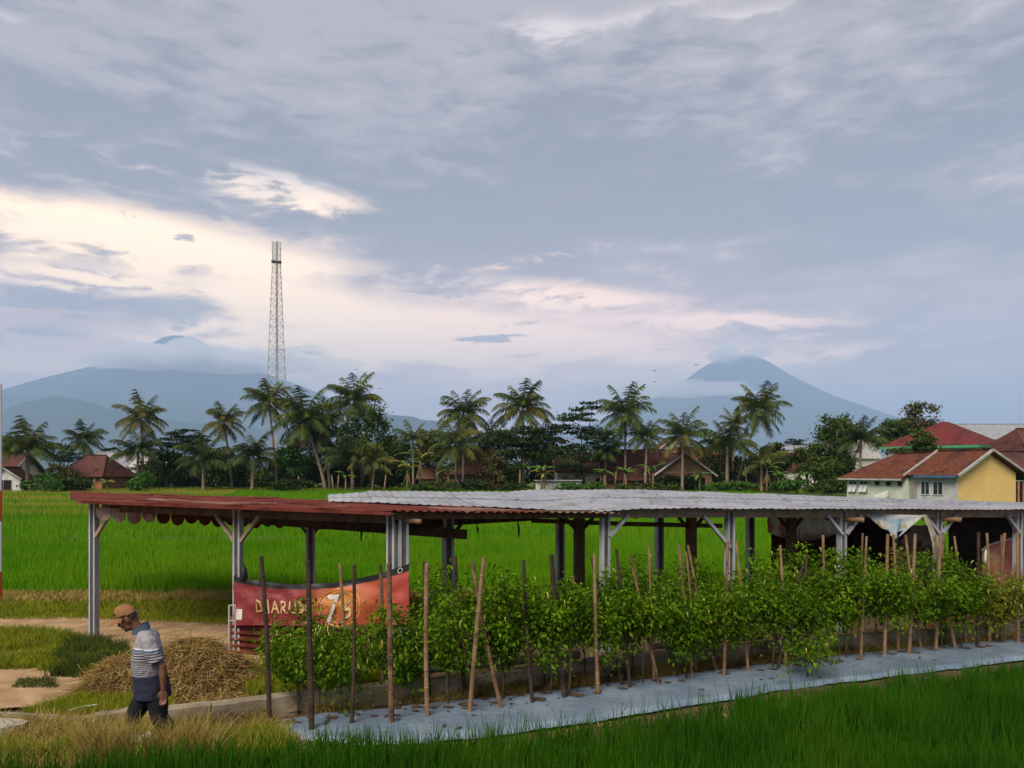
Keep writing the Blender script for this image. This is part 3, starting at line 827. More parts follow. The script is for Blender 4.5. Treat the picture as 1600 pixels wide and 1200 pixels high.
# torn pale printed cloth hanging from the eave in a point
m_torn = M("torn_printed_cloth", (0.52, 0.50, 0.46), (0.22, 0.34, 0.40), 5.0, 0.6, 0.3, transl=0.35, c3=(0.34, 0.24, 0.14), s3=4.0, t3=(0.52, 0.6))
def torn(u, w):
    a = P(1352 + 92 * u, 803 + 2 * u, 14.55); tip = P(1397, 842, 14.35)
    e = min(1.0, max(0.0, 1 - abs(u - 0.5) * 1.3))
    p = a.lerp(tip, w * (0.35 + 0.65 * e)) if u < 0.96 else a.lerp(tip, w * 0.9)
    q = Vector(p) - nV * (0.05 * math.sin(u * 14) * w + 0.02 * fbm(u * 8, w * 5))
    return tuple(q)
cloth("torn_cloth", torn, 26, 14, m_torn, None, "torn pale blue and white cloth hanging in a point from the eave", "cloth")
def torn2(u, w):
    a = P(1440 + 8 * u, 804, 14.6); b = P(1459 + 9 * u, 853, 14.6)
    return tuple(a.lerp(b, w) - nV * 0.03 * math.sin(u * 6 + w * 4))
cloth("torn_cloth", torn2, 8, 12, M("torn_strip_cloth", (0.36, 0.33, 0.28), (0.26, 0.22, 0.15), 6, 0.7), None, "narrow strip of torn cloth slanting onto the shed post", "cloth")
# faded red banner at the right edge with a rope along its top
m_fadered = M("faded_red_banner", (0.30, 0.085, 0.07), (0.40, 0.16, 0.11), 4.0, 0.7, 0.2, c3=(0.42, 0.27, 0.15), s3=2.0, t3=(0.56, 0.68))
rb_ = thing("faded_banner", "faded red banner with pale roped top edge at the right end", "banner")
cloth("banner_cloth", backc(1534, 1640, 0.9, lambda u: 1.28 + 0.42 * u ** 0.6 * (1 - 0.3 * u), lambda u: 0.35), 24, 10, m_fadered, rb_)
pts = []
fn = backc(1534, 1640, 0.86, lambda u: 1.29 + 0.42 * u ** 0.6 * (1 - 0.3 * u), lambda u: 0.35)
MB().tube([fn(k / 12, 0.0) for k in range(13)], 0.022, 6).build("rope_edge", m_pipe, rb_)
# small white sack tied to the stake in front of it
sk = P(1541, 870, 14.0)
setp(MB().tube([sk + Vector((0, 0, 0.13)), sk + Vector((0, 0, 0.05)), sk + Vector((0.01, 0, -0.08)), sk + Vector((0, 0, -0.16))], [0.012, 0.035, 0.055, 0.02], 8).build("white_sack", m_lwhite, None, True),
     "small white plastic sack hanging in front of the faded red banner", "sack")

# things lying on the shed floor behind the kerb
m_log = M("grey_log", (0.20, 0.15, 0.11), (0.30, 0.24, 0.18), 6, 0.8, 0.2, bump=0.004)
for a, b, r, lab in (((655, 1046), (905, 1022), 0.065, "pale bamboo log lying behind the kerb under the red roof's corner"), ((640, 1040), (700, 1028), 0.05, "short grey log end lying behind the kerb right of the banner"),
                     ((268, 1016), (362, 1013), 0.07, "pale pole lying on the path behind the straw pile"), ((1020, 1010), (1190, 994), 0.05, "thin grey pole lying on the shed floor behind the chili plants")):
    p = G(*a, 0.3); q = G(*b, 0.3)
    if a[0] == 268: p = G(*a, 0.12); q = G(*b, 0.12)
    n = 6
    o = MB().tube([p.lerp(q, k / n) + Vector((0, 0, 0.012 * fbm(k, a[0]))) for k in range(n + 1)], [r * (1 + 0.06 * fbm(k, 3.3)) for k in range(n + 1)], 10).build("log", m_log, None, True)
    setp(o, lab, "log", "poles and logs lying about the shed")
for px, py, s_ in ((300, 1022, 0.10), (345, 1024, 0.09)):
    p = G(px, py); MB().box((p.x, p.y, 0.04), (0.16, 0.12, 0.09), 0.3)
# stack of red bricks behind the right end of the bed
m_brk = M("red_brick", (0.17, 0.055, 0.035), (0.26, 0.10, 0.06), 9, 0.9, 0.15, bump=0.003)
bo = G(1490, 990); bst = thing("brick_stack", "low stack of red bricks behind the yellowing plants at right", "bricks", (bo.x, bo.y + 0.7, 0), math.radians(20))
bm_ = MB().box((0, 0, 0), (0.215, 0.10, 0.055)).mesh("brick")
for r in range(11):
    for c in range(5):
        link("brick", bm_, m_brk, bst, (c * 0.228 + (0.11 if r % 2 else 0) + random.uniform(-.01, .01), random.uniform(-.01, .01), 0.03 + r * 0.064))
# brown clay tile leaning and a sheet of board seen through the leaves
pc_ = G(1196, 1000, 0.3)
arch = MB(); arch.tube([pc_ + Vector((0.17 * math.cos(t), 0, 0.17 * math.sin(t))) for t in [PI * k / 12 for k in range(13)]], 0.035, 8)
setp(arch.build("curved_pipe", M("clay_brown", (0.24, 0.12, 0.06), (0.32, 0.17, 0.09), 8, 0.8), None, True), "brown curved clay piece seen low between chili stems", "pipe")
# ================================================================== STAKES AND CHILI PLANTS
STAKES = [  # base px, base py, top px, top py, shade, radius
 (421, 1127, 408, 869, 'd', .030), (487, 1137, 481, 876, 'd', .036), (545, 1085, 531, 880, 'p', .024), (549, 1128, 553, 882, 'd', .024),
 (598, 1085, 594, 882, 'b', .026), (612, 1125, 608, 880, 'b', .034), (668, 1117, 667, 880, 'p', .030), (672, 1085, 663, 878, 'd', .026), (727, 1080, 711, 869, 'd', .030),
 (733, 1109, 756, 872, 'p', .030), (785, 1103, 738, 878, 'b', .028), (833, 1096, 818, 875, 'd', .026), (883, 1087, 862, 866, 'd', .034),
 (889, 1078, 896, 900, 'p', .018), (935, 1081, 929, 865, 'p', .028), (985, 1073, 963, 858, 'd', .026), (975, 1068, 924, 872, 'd', .022), (1032, 1066, 985, 866, 'b', .026),
 (1022, 1058, 1014, 853, 'p', .024), (1083, 1057, 1061, 852, 'b', .028), (1120, 1040, 1075, 852, 'p', .028), (1088, 1046, 1072, 862, 'p', .022),
 (1131, 1053, 1137, 846, 'b', .030), (1170, 1047, 1150, 843, 'p', .026), (1213, 1042, 1255, 880, 'd', .024), (1228, 1040, 1219, 852, 'p', .028),
 (1243, 1030, 1262, 866, 'd', .022), (1296, 1024, 1286, 836, 'p', .030), (1345, 1028, 1354, 838, 'p', .022), (1342, 1020, 1348, 833, 'b', .022),
 (1382, 1021, 1387, 835, 'p', .034), (1404, 1014, 1396, 835, 'p', .030), (1420, 1019, 1430, 834, 'p', .032), (1440, 1010, 1415, 836, 'p', .028),
 (1462, 1013, 1469, 836, 'p', .032), (1494, 1010, 1460, 836, 'p', .030), (1471, 1004, 1474, 834, 'b', .024), (1510, 1002, 1491, 838, 'p', .026),
 (1527, 1008, 1529, 832, 'd', .034), (1546, 1003, 1542, 833, 'p', .030), (1556, 999, 1570, 833, 'p', .028), (1569, 1000, 1565, 836, 'b', .022), (1591, 1001, 1590, 831, 'p', .034)]
STAKES.sort(key=lambda s: s[0])
ORD = lambda n: f"{n}{'th' if 10 <= n % 100 <= 20 else {1: 'st', 2: 'nd', 3: 'rd'}.get(n % 10, 'th')}"
shade = {'d': (m_bamd, 'dark weathered'), 'p': (m_bam, 'pale'), 'b': (m_bamb, 'brown')}
for i, (bx, by, tx, ty, sh, r) in enumerate(STAKES):
    b = G(bx, by, 0.10); t = P(tx, ty, b.y + 0.03)
    b.z = 0.0
    r = r * (0.92 if bx < 1000 else 0.80)
    mat, word = shade[sh]
    n = 9; pts, rad = [], []
    bend = Vector((random.uniform(-.02, .02), random.uniform(-.02, .02), 0))
    for k in range(n + 1):
        w = k / n; p = b.lerp(t, w) + bend * math.sin(PI * w)
        if 0 < k < n:
            dd = (t - b).normalized() * 0.012
            for q, f in ((p - dd, 1.0), (p, 1.16), (p + dd, 0.98)): pts.append(q); rad.append(r * f * (1.06 - 0.16 * w))
        else: pts.append(p); rad.append(r * (1.06 - 0.16 * w))
    lean = 'leaning left' if tx - bx < -14 else 'leaning right' if tx - bx > 14 else 'standing upright'
    o = MB().tube(pts, rad, 8).build("bamboo_stake", mat, None, False)
    setp(o, f"{word} bamboo stake {lean}, {ORD(i + 1)} from the left along the chili bed", "stake", "bamboo stakes in the chili bed")

def leaf_cloud(name, C, Nrm, size, mat, wid=0.5, fold=0.25, up=None):
    """many folded leaves: C centres (n,3), Nrm main axis (n,3), size (n,)"""
    n = len(C); C = np.asarray(C); D = np.asarray(Nrm)
    D = D / (np.linalg.norm(D, axis=1, keepdims=True) + 1e-9)
    R = rng.normal(size=(n, 3)) * 0.6 + np.array([0, 0, 1.0]); S = np.cross(D, R); S /= (np.linalg.norm(S, axis=1, keepdims=True) + 1e-9)
    U = np.cross(S, D)
    s = np.asarray(size)[:, None]
    base = C - D * s * 0.5; tip = C + D * s * 0.5 - U * s * 0.08
    mid = C + U * s * 0.02
    l = mid + S * s * wid * 0.5 + U * s * fold * 0.4; r = mid - S * s * wid * 0.5 + U * s * fold * 0.4
    V = np.stack([base, l, tip, r], axis=1).reshape(-1, 3)
    idx = np.arange(n)[:, None] * 4
    Fq = np.concatenate([idx + np.array([[0, 3, 2]]), idx + np.array([[0, 2, 1]])], axis=0)
    return np_mesh(name, V, Fq, False, [mat])

m_leaf = M("chili_leaf", (0.020, 0.072, 0.002), (0.15, 0.26, 0.007), 3.0, 0.6, 0.08, island=True, transl=0.3)
m_leafy = M("yellowing_chili_leaf", (0.055, 0.105, 0.006), (0.22, 0.215, 0.020), 3.0, 0.6, 0.08, island=True, transl=0.25)
m_stem = M("chili_stem", (0.075, 0.06, 0.028), (0.13, 0.095, 0.05), 10, 0.8)
m_chili = M("unripe_chili", (0.22, 0.28, 0.03), (0.40, 0.40, 0.06), 6, 0.35, 0.5, island=True)
m_chilir = M("pale_chili", (0.42, 0.38, 0.05), (0.30, 0.26, 0.03), 6, 0.35, 0.5, island=True)

def chili_plant(base, H, rx, seed, yellow, label, nleaf, lowest=0.34, chilies=0, droop=False):
    root = thing("chili_plant", label, "plant", base, random.uniform(0, 6.28), "chili plants in the bed")
    r_ = np.random.default_rng(seed); rnd = random.Random(seed)
    st = MB(); tips = []
    fork = Vector((rnd.uniform(-.04, .04), rnd.uniform(-.04, .04), H * lowest))
    st.tube([(0, 0, 0), fork * 0.55 + Vector((0.01, 0, 0)), fork], [0.014, 0.011, 0.009], 6)
    nb = rnd.randint(5, 7)
    for k in range(nb):
        a = 2 * PI * k / nb + rnd.uniform(-.4, .4); rr = rx * rnd.uniform(0.45, 1.0)
        top = Vector((math.cos(a) * rr, math.sin(a) * rr, H * rnd.uniform(0.66, 1.0) * (1 - 0.22 * (rr / rx) ** 2)))
        mid = fork.lerp(top, 0.5) + Vector((math.cos(a), math.sin(a), 0)) * 0.06
        st.tube([fork, mid, top], [0.008, 0.006, 0.003], 5)
        tips += [mid, top, fork.lerp(mid, 0.6), mid.lerp(top, 0.5)]
        if rnd.random() < 0.22: tips.append(fork.lerp(mid, 0.3) + Vector((math.cos(a) * 0.18, math.sin(a) * 0.18, -0.12)))
        if rnd.random() < 0.35:
            e = top + Vector((rnd.uniform(-.08, .08), rnd.uniform(-.08, .08), rnd.uniform(0.10, 0.24))); st.tube([top, e], [0.003, 0.002], 4); tips += [e, top.lerp(e, 0.6)]
        for _ in range(2):
            q = mid.lerp(top, rnd.random()); e = q + Vector((rnd.uniform(-.2, .2), rnd.uniform(-.2, .2), rnd.uniform(-.05, .16)))
            st.tube([q, e], [0.004, 0.002], 4); tips.append(e)
    st.build("stem", m_stem, root, True)
    # leaves gather round the twig ends, with gaps between
    T = np.array([tuple(t) for t in tips]); W = r_.uniform(0.4, 1.6, len(T)); W /= W.sum()
    pick = r_.choice(len(T), nleaf, p=W)
    C = T[pick] + r_.normal(size=(nleaf, 3)) * np.array([0.10, 0.10, 0.085])
    C[:, 2] = np.clip(C[:, 2], 0.10 * H, H * 1.25)
    D = (C - np.array([0, 0, H * 0.55])) * np.array([1, 1, 0.35]) + r_.normal(size=(nleaf, 3)) * 0.35 + np.array([0, 0, -0.22])
    link("foliage", leaf_cloud("foliage", C, D, r_.uniform(0.034, 0.095, nleaf), m_leafy if yellow else m_leaf, 0.48), None, root)
    if chilies:
        mb = MB()
        for k in range(chilies):
            a = rnd.uniform(0, 2 * PI); rr = rx * rnd.uniform(0.6, 1.1); z = H * rnd.uniform(0.55, 0.98)
            p = Vector((math.cos(a) * rr, math.sin(a) * rr, z)); L_ = rnd.uniform(0.06, 0.11)
            e = p + Vector((rnd.uniform(-.04, .04), rnd.uniform(-.04, .04), -L_))
            mb.tube([p, p.lerp(e, 0.5) + Vector((0.006, 0, 0)), e], [0.008, 0.009, 0.002], 5)
        setp(mb.build("chilies", m_chilir if seed % 3 == 0 else m_chili, root, True), kind="stuff")
    return root
BEDR = [(430, 1118), (520, 1116), (620, 1109), (700, 1099), (830, 1087), (1000, 1065), (1200, 1042), (1300, 1029), (1400, 1018), (1640, 997)]
TOPS = [(430, 962), (480, 960), (560, 965), (650, 955), (690, 925), (730, 905), (790, 892), (850, 890), (900, 890), (980, 880), (1030, 880), (1100, 900), (1150, 888), (1200, 880), (1260, 868), (1320, 868), (1400, 862), (1450, 872), (1500, 888), (1550, 888), (1640, 892)]
pxs = []
x = 462.0
while x < 1640:
    pxs.append(x); Yd = G(x, interp(BEDR, x)).y
    x += 0.68 * F / Yd * 0.9
nplants = len(pxs)
k = 0
for row, (dv, name) in enumerate(((-0.14, 'front row'), (0.5, 'rear row'))):
    num = 0
    for i, px in enumerate(pxs):
        px_ = px + (0 if row == 0 else 22) + random.uniform(-6, 6)
        g0 = G(px_, interp(BEDR, px_)); g = g0 + nV * (dv + (0.12 if px_ < 680 else -0.16))
        top = interp(TOPS, px_) + (random.uniform(0, 26) if px_ < 660 else random.uniform(-16, 22) if row == 0 else random.uniform(-26, 14))
        H = max(0.7, P(px_, top, g.y).z)
        yel = px_ > 1490 or (px_ > 1440 and i % 2 == 0)
        left = px_ < 660
        if row == 1 and left and i % 2: continue
        num += 1
        lab = f"{'yellowing' if yel else 'dense green'} chili plant, {ORD(num)} from the left in the {name}"
        chili_plant((g.x, g.y, 0.02), H, random.uniform(0.34, 0.50) if not yel else 0.36, 100 + k, yel, lab, (1600 if left else 3000 if not yel else 1600) if row == 0 else 1700, 0.30 if left else random.uniform(0.30, 0.42), chilies=(26 if left else 7) if row == 0 else 3)
        k += 1
g = G(1268, 1072)
chili_plant((g.x, g.y + 0.15, 0.10), 0.62, 0.36, 777, False, "low chili plant sprawling forward over the silver plastic", 700, 0.3, 4)
# ================================================================== RICE, GRASS AND STRAW
def blades(name, PXY, h, w, mat, label, cat, lean=0.25, z0=0.0, seg=2, bend=0.35, kind="stuff", parent=None, facing=True):
    """grass blades standing at PXY (n,2) or (n,3); each a tapering bent strip"""
    PXY = np.asarray(PXY, dtype=np.float64); n = len(PXY)
    Z = PXY[:, 2] if PXY.shape[1] > 2 else np.full(n, z0)
    h = np.broadcast_to(h, n); w = np.broadcast_to(w, n)
    a = rng.uniform(0, 2 * PI, n); ld = np.stack([np.cos(a), np.sin(a)], 1) * (rng.random(n) ** 0.7 * lean)[:, None]
    th = rng.uniform(0, PI, n) if not facing else rng.normal(0, 0.7, n)
    sd = np.stack([np.cos(th), np.sin(th)], 1)
    rows = []
    for k in range(seg + 1):
        t = k / seg
        c = PXY[:, :2] + ld * (h * (t * 0.55 + bend * t * t))[:, None]
        z = Z + h * (t - 0.18 * lean * t * t)
        if k < seg:
            ww = (w * (1 - 0.45 * t))[:, None] * 0.5
            rows.append(np.column_stack([c - sd * ww, z])); rows.append(np.column_stack([c + sd * ww, z]))
        else: rows.append(np.column_stack([c, z]))
    k = 2 * seg + 1
    V = np.stack(rows, 1).reshape(-1, 3)
    idx = np.arange(n)[:, None] * k
    fs = []
    for s in range(seg - 1):
        fs += [idx + np.array([[2 * s, 2 * s + 1, 2 * s + 3]]), idx + np.array([[2 * s, 2 * s + 3, 2 * s + 2]])]
    fs.append(idx + np.array([[2 * seg - 2, 2 * seg - 1, 2 * seg]]))
    me = np_mesh(name, V, np.concatenate(fs), False, [mat])
    o = link(name, me, None, parent)
    if parent is None: setp(o, label, cat, kind=kind)
    return o

def scatter(poly, n, clump=None):
    """n random points inside a polygon of Vectors"""
    P_ = np.array([(p.x, p.y) for p in poly]); lo, hi = P_.min(0), P_.max(0); out = []
    have = 0
    while have < n:
        q = rng.uniform(lo, hi, (n * 2, 2)); ins = np.zeros(len(q), bool)
        j = len(P_) - 1
        for i in range(len(P_)):
            xi, yi = P_[i]; xj, yj = P_[j]
            c = ((yi > q[:, 1]) != (yj > q[:, 1])) & (q[:, 0] < (xj - xi) * (q[:, 1] - yi) / (yj - yi + 1e-12) + xi)
            ins ^= c; j = i
        out.append(q[ins]); have += ins.sum()
    return np.concatenate(out)[:n]

def nz(q, s, seed=0.0):
    return np.array([fbm(a * s, b * s, seed, 3) for a, b in q])

m_rice = M("young_rice", (0.050, 0.165, 0.002), (0.125, 0.30, 0.004), 0.5, 0.6, 0.08, island=True, transl=0.3, c3=(0.12, 0.245, 0.004), s3=0.16, t3=(0.46, 0.62))
m_riceN = M("near_rice", (0.011, 0.050, 0.002), (0.042, 0.130, 0.004), 0.8, 0.6, 0.08, island=True, transl=0.25, c3=(0.038, 0.10, 0.004), s3=0.7, t3=(0.5, 0.7))
m_ricey = M("ripening_rice", (0.17, 0.20, 0.02), (0.30, 0.29, 0.04), 0.4, 0.7, 0.08, island=True, transl=0.25)
m_grass = M("bank_grass", (0.085, 0.125, 0.006), (0.25, 0.255, 0.016), 1.5, 0.75, 0.08, island=True, transl=0.2)
m_weed = M("dark_weed", (0.026, 0.046, 0.008), (0.075, 0.098, 0.018), 2.5, 0.7, 0.08, island=True, transl=0.2)
m_dry = M("dry_grass", (0.155, 0.108, 0.025), (0.40, 0.295, 0.082), 2.0, 0.85, 0.08, island=True, transl=0.15)
m_straw = M("straw", (0.14, 0.080, 0.024), (0.38, 0.25, 0.085), 4.0, 0.8, 0.08, island=True)
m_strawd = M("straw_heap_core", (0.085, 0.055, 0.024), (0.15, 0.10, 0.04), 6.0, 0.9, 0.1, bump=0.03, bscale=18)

# foreground paddy, rows of young rice
edge = [G(-60, 1244), G(300, 1230), G(430, 1214), G(640, 1203), G(800, 1190), G(1000, 1161), G(1200, 1126), G(1400, 1098), G(1700, 1062)]
poly = [Vector((-6.5, 5.6, 0))] + edge + [Vector((11, 8.5, 0)), Vector((5, 5.6, 0))]
q = scatter(poly, 5200)
ca, sa_ = math.cos(0.28), math.sin(0.28)      # planted in rows: hills about 16 cm apart
rot = np.array([[ca, sa_], [-sa_, ca]]); w_ = q @ rot.T; w_[:, 1] = np.round(w_[:, 1] / 0.19) * 0.19 + rng.normal(0, 0.022, len(w_)); q = w_ @ rot
NH = len(q); hgt_ = 1 + 0.30 * nz(q, 0.9, 4.0)
q = np.concatenate([q + rng.normal(0, 0.026, q.shape) for _ in range(17)])
hh = rng.uniform(0.22, 0.52, len(q)) * np.tile(hgt_, 17)
blades("young_rice", q, hh, rng.uniform(0.008, 0.014, len(q)), m_riceN, "dark green young rice standing in the foreground paddy", "rice", 0.30, 0.0, 3, 0.3)
# a few tall stray blades against the plastic
eq = []
for _ in range(620):
    s = random.random() * (len(edge) - 1); i = int(s); p = edge[i].lerp(edge[i + 1], s - i); eq.append((p.x + random.gauss(0, .1), p.y + random.gauss(0, .06)))
blades("stray_rice", np.array(eq), rng.uniform(0.36, 0.62, len(eq)), 0.011, m_riceN, "taller stray rice blades along the paddy's far edge", "rice", 0.45, 0.0, 3, 0.4)

# the wide paddy behind the shed, denser near, coarser far
def field(y0, y1, n, h, w, mat=m_rice, name="rice_field", label=None, x0=-0.70, x1=0.72, skip=None, xmin=None):
    y = np.sqrt(rng.uniform(y0 * y0, y1 * y1, n)); u = rng.uniform(x0, x1, n)
    x = u * y
    keep = np.ones(n, bool)
    # dark lines between the plots: low banks
    for a, b, xa, xb in BUNDS:
        d = y - (a + b * x); keep &= ~((np.abs(d) < 0.18 + y * 0.006) & (x > xa) & (x < xb))
    for (ha, hb, va, vb) in HOLES: keep &= ~((x > ha) & (x < hb) & (y > va) & (y < vb))
    if skip is not None: keep &= ~skip(x, y)
    x, y = x[keep], y[keep]
    q = np.column_stack([x, y])
    return q
BUNDS = [(82, 0.0, -70, 30), (66, 0.03, -60, -12), (54, 0.02, -50, -14), (44, 0.0, -40, -16), (33.5, 0.04, -24, -8), (97, 0, -80, 60)]
HOLES = []
HA = Vector((38.3, 66.0, 0))
q = np.concatenate([field(18.4, 30, 90000, 0, 0)])
blades("rice_field", q, rng.uniform(0.30, 0.50, len(q)) * (1 + 0.22 * np.sin(q[:, 0] * 1.7 + 2 * np.sin(q[:, 1] * 0.9)) * np.sin(q[:, 1] * 1.1)), rng.uniform(0.016, 0.026, len(q)), m_rice, "bright green rice paddy just behind the shed", "rice", 0.28, 0.0, 2, 0.3)
house_skip = lambda x, y: (x > 31) & (y > 62)
yel = lambda x, y: (y > 50 + 0.15 * (x + 30)) & (x < -22 - 0.22 * (y - 50))
q = field(30, 60, 70000, 0, 0, skip=lambda x, y: house_skip(x, y))
blades("rice_field", q, rng.uniform(0.36, 0.50, len(q)), rng.uniform(0.035, 0.06, len(q)), m_rice, "bright green middle stretch of the rice paddy", "rice", 0.28, 0.0, 1, 0.3)
EDG = np.array([0, 47, 53, 57, 64, 70, 81, 88, 108])
def yellow_plot(x, y):
    return (x < -0.30 * y - 6) & (np.searchsorted(EDG, y + x * 0.05) % 2 == 0) & (y > 46)
q = field(60, 112, 70000, 0, 0, skip=lambda x, y: house_skip(x, y) | yellow_plot(x, y))
blades("rice_field", q, rng.uniform(0.36, 0.52, len(q)), rng.uniform(0.08, 0.13, len(q)), m_rice, "bright green far stretch of the rice paddy below the trees", "rice", 0.28, 0.0, 1, 0.3)
q = field(46, 108, 34000, 0, 0, x0=-0.74, x1=-0.30, skip=lambda x, y: ~yellow_plot(x, y))
blades("ripening_rice", q, rng.uniform(0.36, 0.55, len(q)), rng.uniform(0.08, 0.13, len(q)), m_ricey, "yellow ripening rice plots at the far left", "rice", 0.28, 0.0, 1, 0.3)
m_bund = M("bund_earth", (0.05, 0.06, 0.02), (0.09, 0.085, 0.03), 1.0, 0.95)
for i, (a, b, xa, xb) in enumerate(BUNDS):
    mb = MB()
    mb.bar((xa, a + b * xa, 0.03), (xb, a + b * xb, 0.03), 0.5, 0.18)
    setp(mb.build("bund", m_bund), ["field bank crossing the far rice plots", "bank between the yellow rice plots at left", "bank in front of the yellow rice plots", "bank nearest the valance in the left paddy", "short bank in the left paddy behind the straw", "farthest field bank below the trees"][i], "bank", kind="structure")
# dry strip and green verge between paddy and path
def strip(name, pts_near, pts_far, n, h, w, mat, label, lean=0.5, seg=2, thr=None, seed=0.0, z0=0.0, s=0.9):
    poly = pts_near + pts_far[::-1]
    q = scatter(poly, n)
    if thr is not None: q = q[nz(q, s, seed) > thr]
    return blades(name, q, rng.uniform(h[0], h[1], len(q)), rng.uniform(w[0], w[1], len(q)), mat, label, "grass", lean, z0, seg, 0.5)
strip("dry_grass", [G(-60, 946), G(390, 944), G(900, 944)], [G(-60, 930), G(390, 928), G(900, 928)], 16000, (0.10, 0.24), (0.014, 0.024), m_dry, "dry straw coloured verge at the foot of the big paddy", 0.8, thr=-0.35, seed=2)
strip("verge_grass", [G(-60, 972), G(130, 971), G(380, 980), G(800, 985)], [G(-60, 942), G(390, 940), G(800, 942)], 34000, (0.06, 0.17), (0.012, 0.022), m_grass, "short yellow green grass verge beyond the dirt path", 0.7, thr=-0.5, seed=5)
strip("path_grass", [G(250, 1000), G(400, 1000)], [G(240, 976), G(400, 978)], 2600, (0.04, 0.10), (0.010, 0.016), m_grass, "sparse green grass strip along the middle of the path", 0.7, thr=0.0, seed=8)
strip("grass_mound", [G(-60, 1050), G(60, 1052), G(130, 1062), G(210, 1056), G(212, 1040)], [G(-60, 990), G(60, 990), G(120, 1000), G(160, 1012), G(212, 1030)], 22000, (0.10, 0.26), (0.010, 0.018), m_grass, "thick tuft of green grass round the left shed post", 0.7, seed=3, thr=-0.35, s=1.2)
strip("weed_tuft", [G(60, 1062), G(190, 1066), G(215, 1046)], [G(110, 1015), G(150, 1010), G(190, 1020)], 7000, (0.18, 0.36), (0.010, 0.018), m_weed, "darker taller weeds at the foot of the left shed post", 0.6, seed=3, thr=-0.05, s=1.7)
strip("grass_tuft", [G(20, 1080), G(90, 1080)], [G(30, 1066), G(85, 1064)], 1600, (0.05, 0.12), (0.010, 0.016), m_weed, "small green tuft lying on the bare path", 0.8)
strip("kerb_grass", [G(30, 1126), G(90, 1130), G(200, 1122), G(270, 1112)], [G(60, 1113), G(130, 1094), G(190, 1090), G(260, 1094)], 15000, (0.06, 0.20), (0.009, 0.015), m_grass, "green grass on the near edge of the path before the straw", 0.7, seed=4)
strip("shed_grass", [G(385, 1092), G(560, 1078), G(660, 1066)], [G(380, 1044), G(480, 1044), G(640, 1040)], 9000, (0.10, 0.28), (0.010, 0.016), m_grass, "green grass growing behind the kerb below the banner", 0.6, seed=6)
strip("dry_foreground_grass", [G(-60, 1232), G(120, 1222), G(300, 1214), G(470, 1188)], [G(-60, 1130), G(110, 1136), G(250, 1130), G(400, 1112)], 26000, (0.06, 0.30), (0.006, 0.012), m_dry, "dry yellow grass in front of the walking man", 1.1, 3, seed=7, thr=-0.12, s=1.3)
strip("green_foreground_grass", [G(-60, 1240), G(120, 1232), G(470, 1205)], [G(-60, 1160), G(110, 1160), G(440, 1160)], 13000, (0.10, 0.34), (0.007, 0.012), m_grass, "mixed green blades among the dry foreground grass", 0.6, 3, seed=9, thr=-0.1)
strip("bed_dry_grass", [G(430, 1120), G(700, 1100), G(1000, 1062), G(1640, 998)], [G(430, 1094), G(700, 1075), G(1000, 1040), G(1640, 980)], 30000, (0.05, 0.20), (0.007, 0.013), m_dry, "dry weeds and litter between the kerb and the plastic", 1.0, 2, seed=12, thr=-0.2, s=1.6)
strip("bed_weed", [G(700, 1095), G(1000, 1060), G(1640, 996)], [G(700, 1072), G(1000, 1040), G(1640, 980)], 7000, (0.06, 0.22), (0.008, 0.014), m_weed, "green weeds between the kerb and the plastic", 0.8, 2, seed=15, thr=0.1, s=1.6)
strip("soil_strip_litter", [G(620, 1188), G(1000, 1148), G(1700, 1055)], [G(620, 1170), G(1000, 1124), G(1700, 1034)], 5000, (0.01, 0.05), (0.010, 0.022), m_dry, "dry straw litter on the soil strip before the plastic", 1.5, 2, seed=15, thr=-0.1, s=2.0)
strip("far_verge", [Vector((-75, 106, 0)), Vector((45, 106, 0))], [Vector((-82, 118, 0)), Vector((50, 118, 0))], 26000, (0.25, 0.75), (0.10, 0.2), m_grass, "yellow green grass bank at the foot of the far trees", 0.6, 1, seed=1)

strip("tall_dry_grass", [G(120, 1222), G(330, 1214)], [G(130, 1194), G(320, 1190)], 3600, (0.28, 0.66), (0.006, 0.011), m_dry, "taller dry grass stems hiding the walking man's legs", 0.7, 3, seed=17, thr=-0.2, s=1.5)
# ---- straw pile
sc_ = G(276, 1090); sc_.y += 0.55
straw = thing("straw_pile", "heap of brown rice straw behind the walking man", "straw pile", (sc_.x, sc_.y, 0))
def heap_z(x, y):
    r = math.hypot(x / 1.0, y / 0.72)
    r2 = math.hypot((x + 0.78) / 0.7, (y + 0.25) / 0.55)
    z = 0.60 * max(0, 1 - r ** 1.7) + 0
    z = max(z, 0.42 * max(0, 1 - r2 ** 1.8))
    return z * (1 + 0.30 * fbm(x * 2.4, y * 2.4, 5)) if z > 0 else -0.05
V = []; nn = 44
for j in range(nn):
    for i in range(nn):
        x = -1.6 + 3.1 * i / (nn - 1); y = -0.95 + 1.8 * j / (nn - 1); V.append((x, y, heap_z(x, y)))
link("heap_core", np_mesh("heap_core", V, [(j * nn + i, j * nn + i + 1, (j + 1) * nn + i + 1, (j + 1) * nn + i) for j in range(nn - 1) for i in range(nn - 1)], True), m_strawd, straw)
nst = 15000
VV = []; FF = []
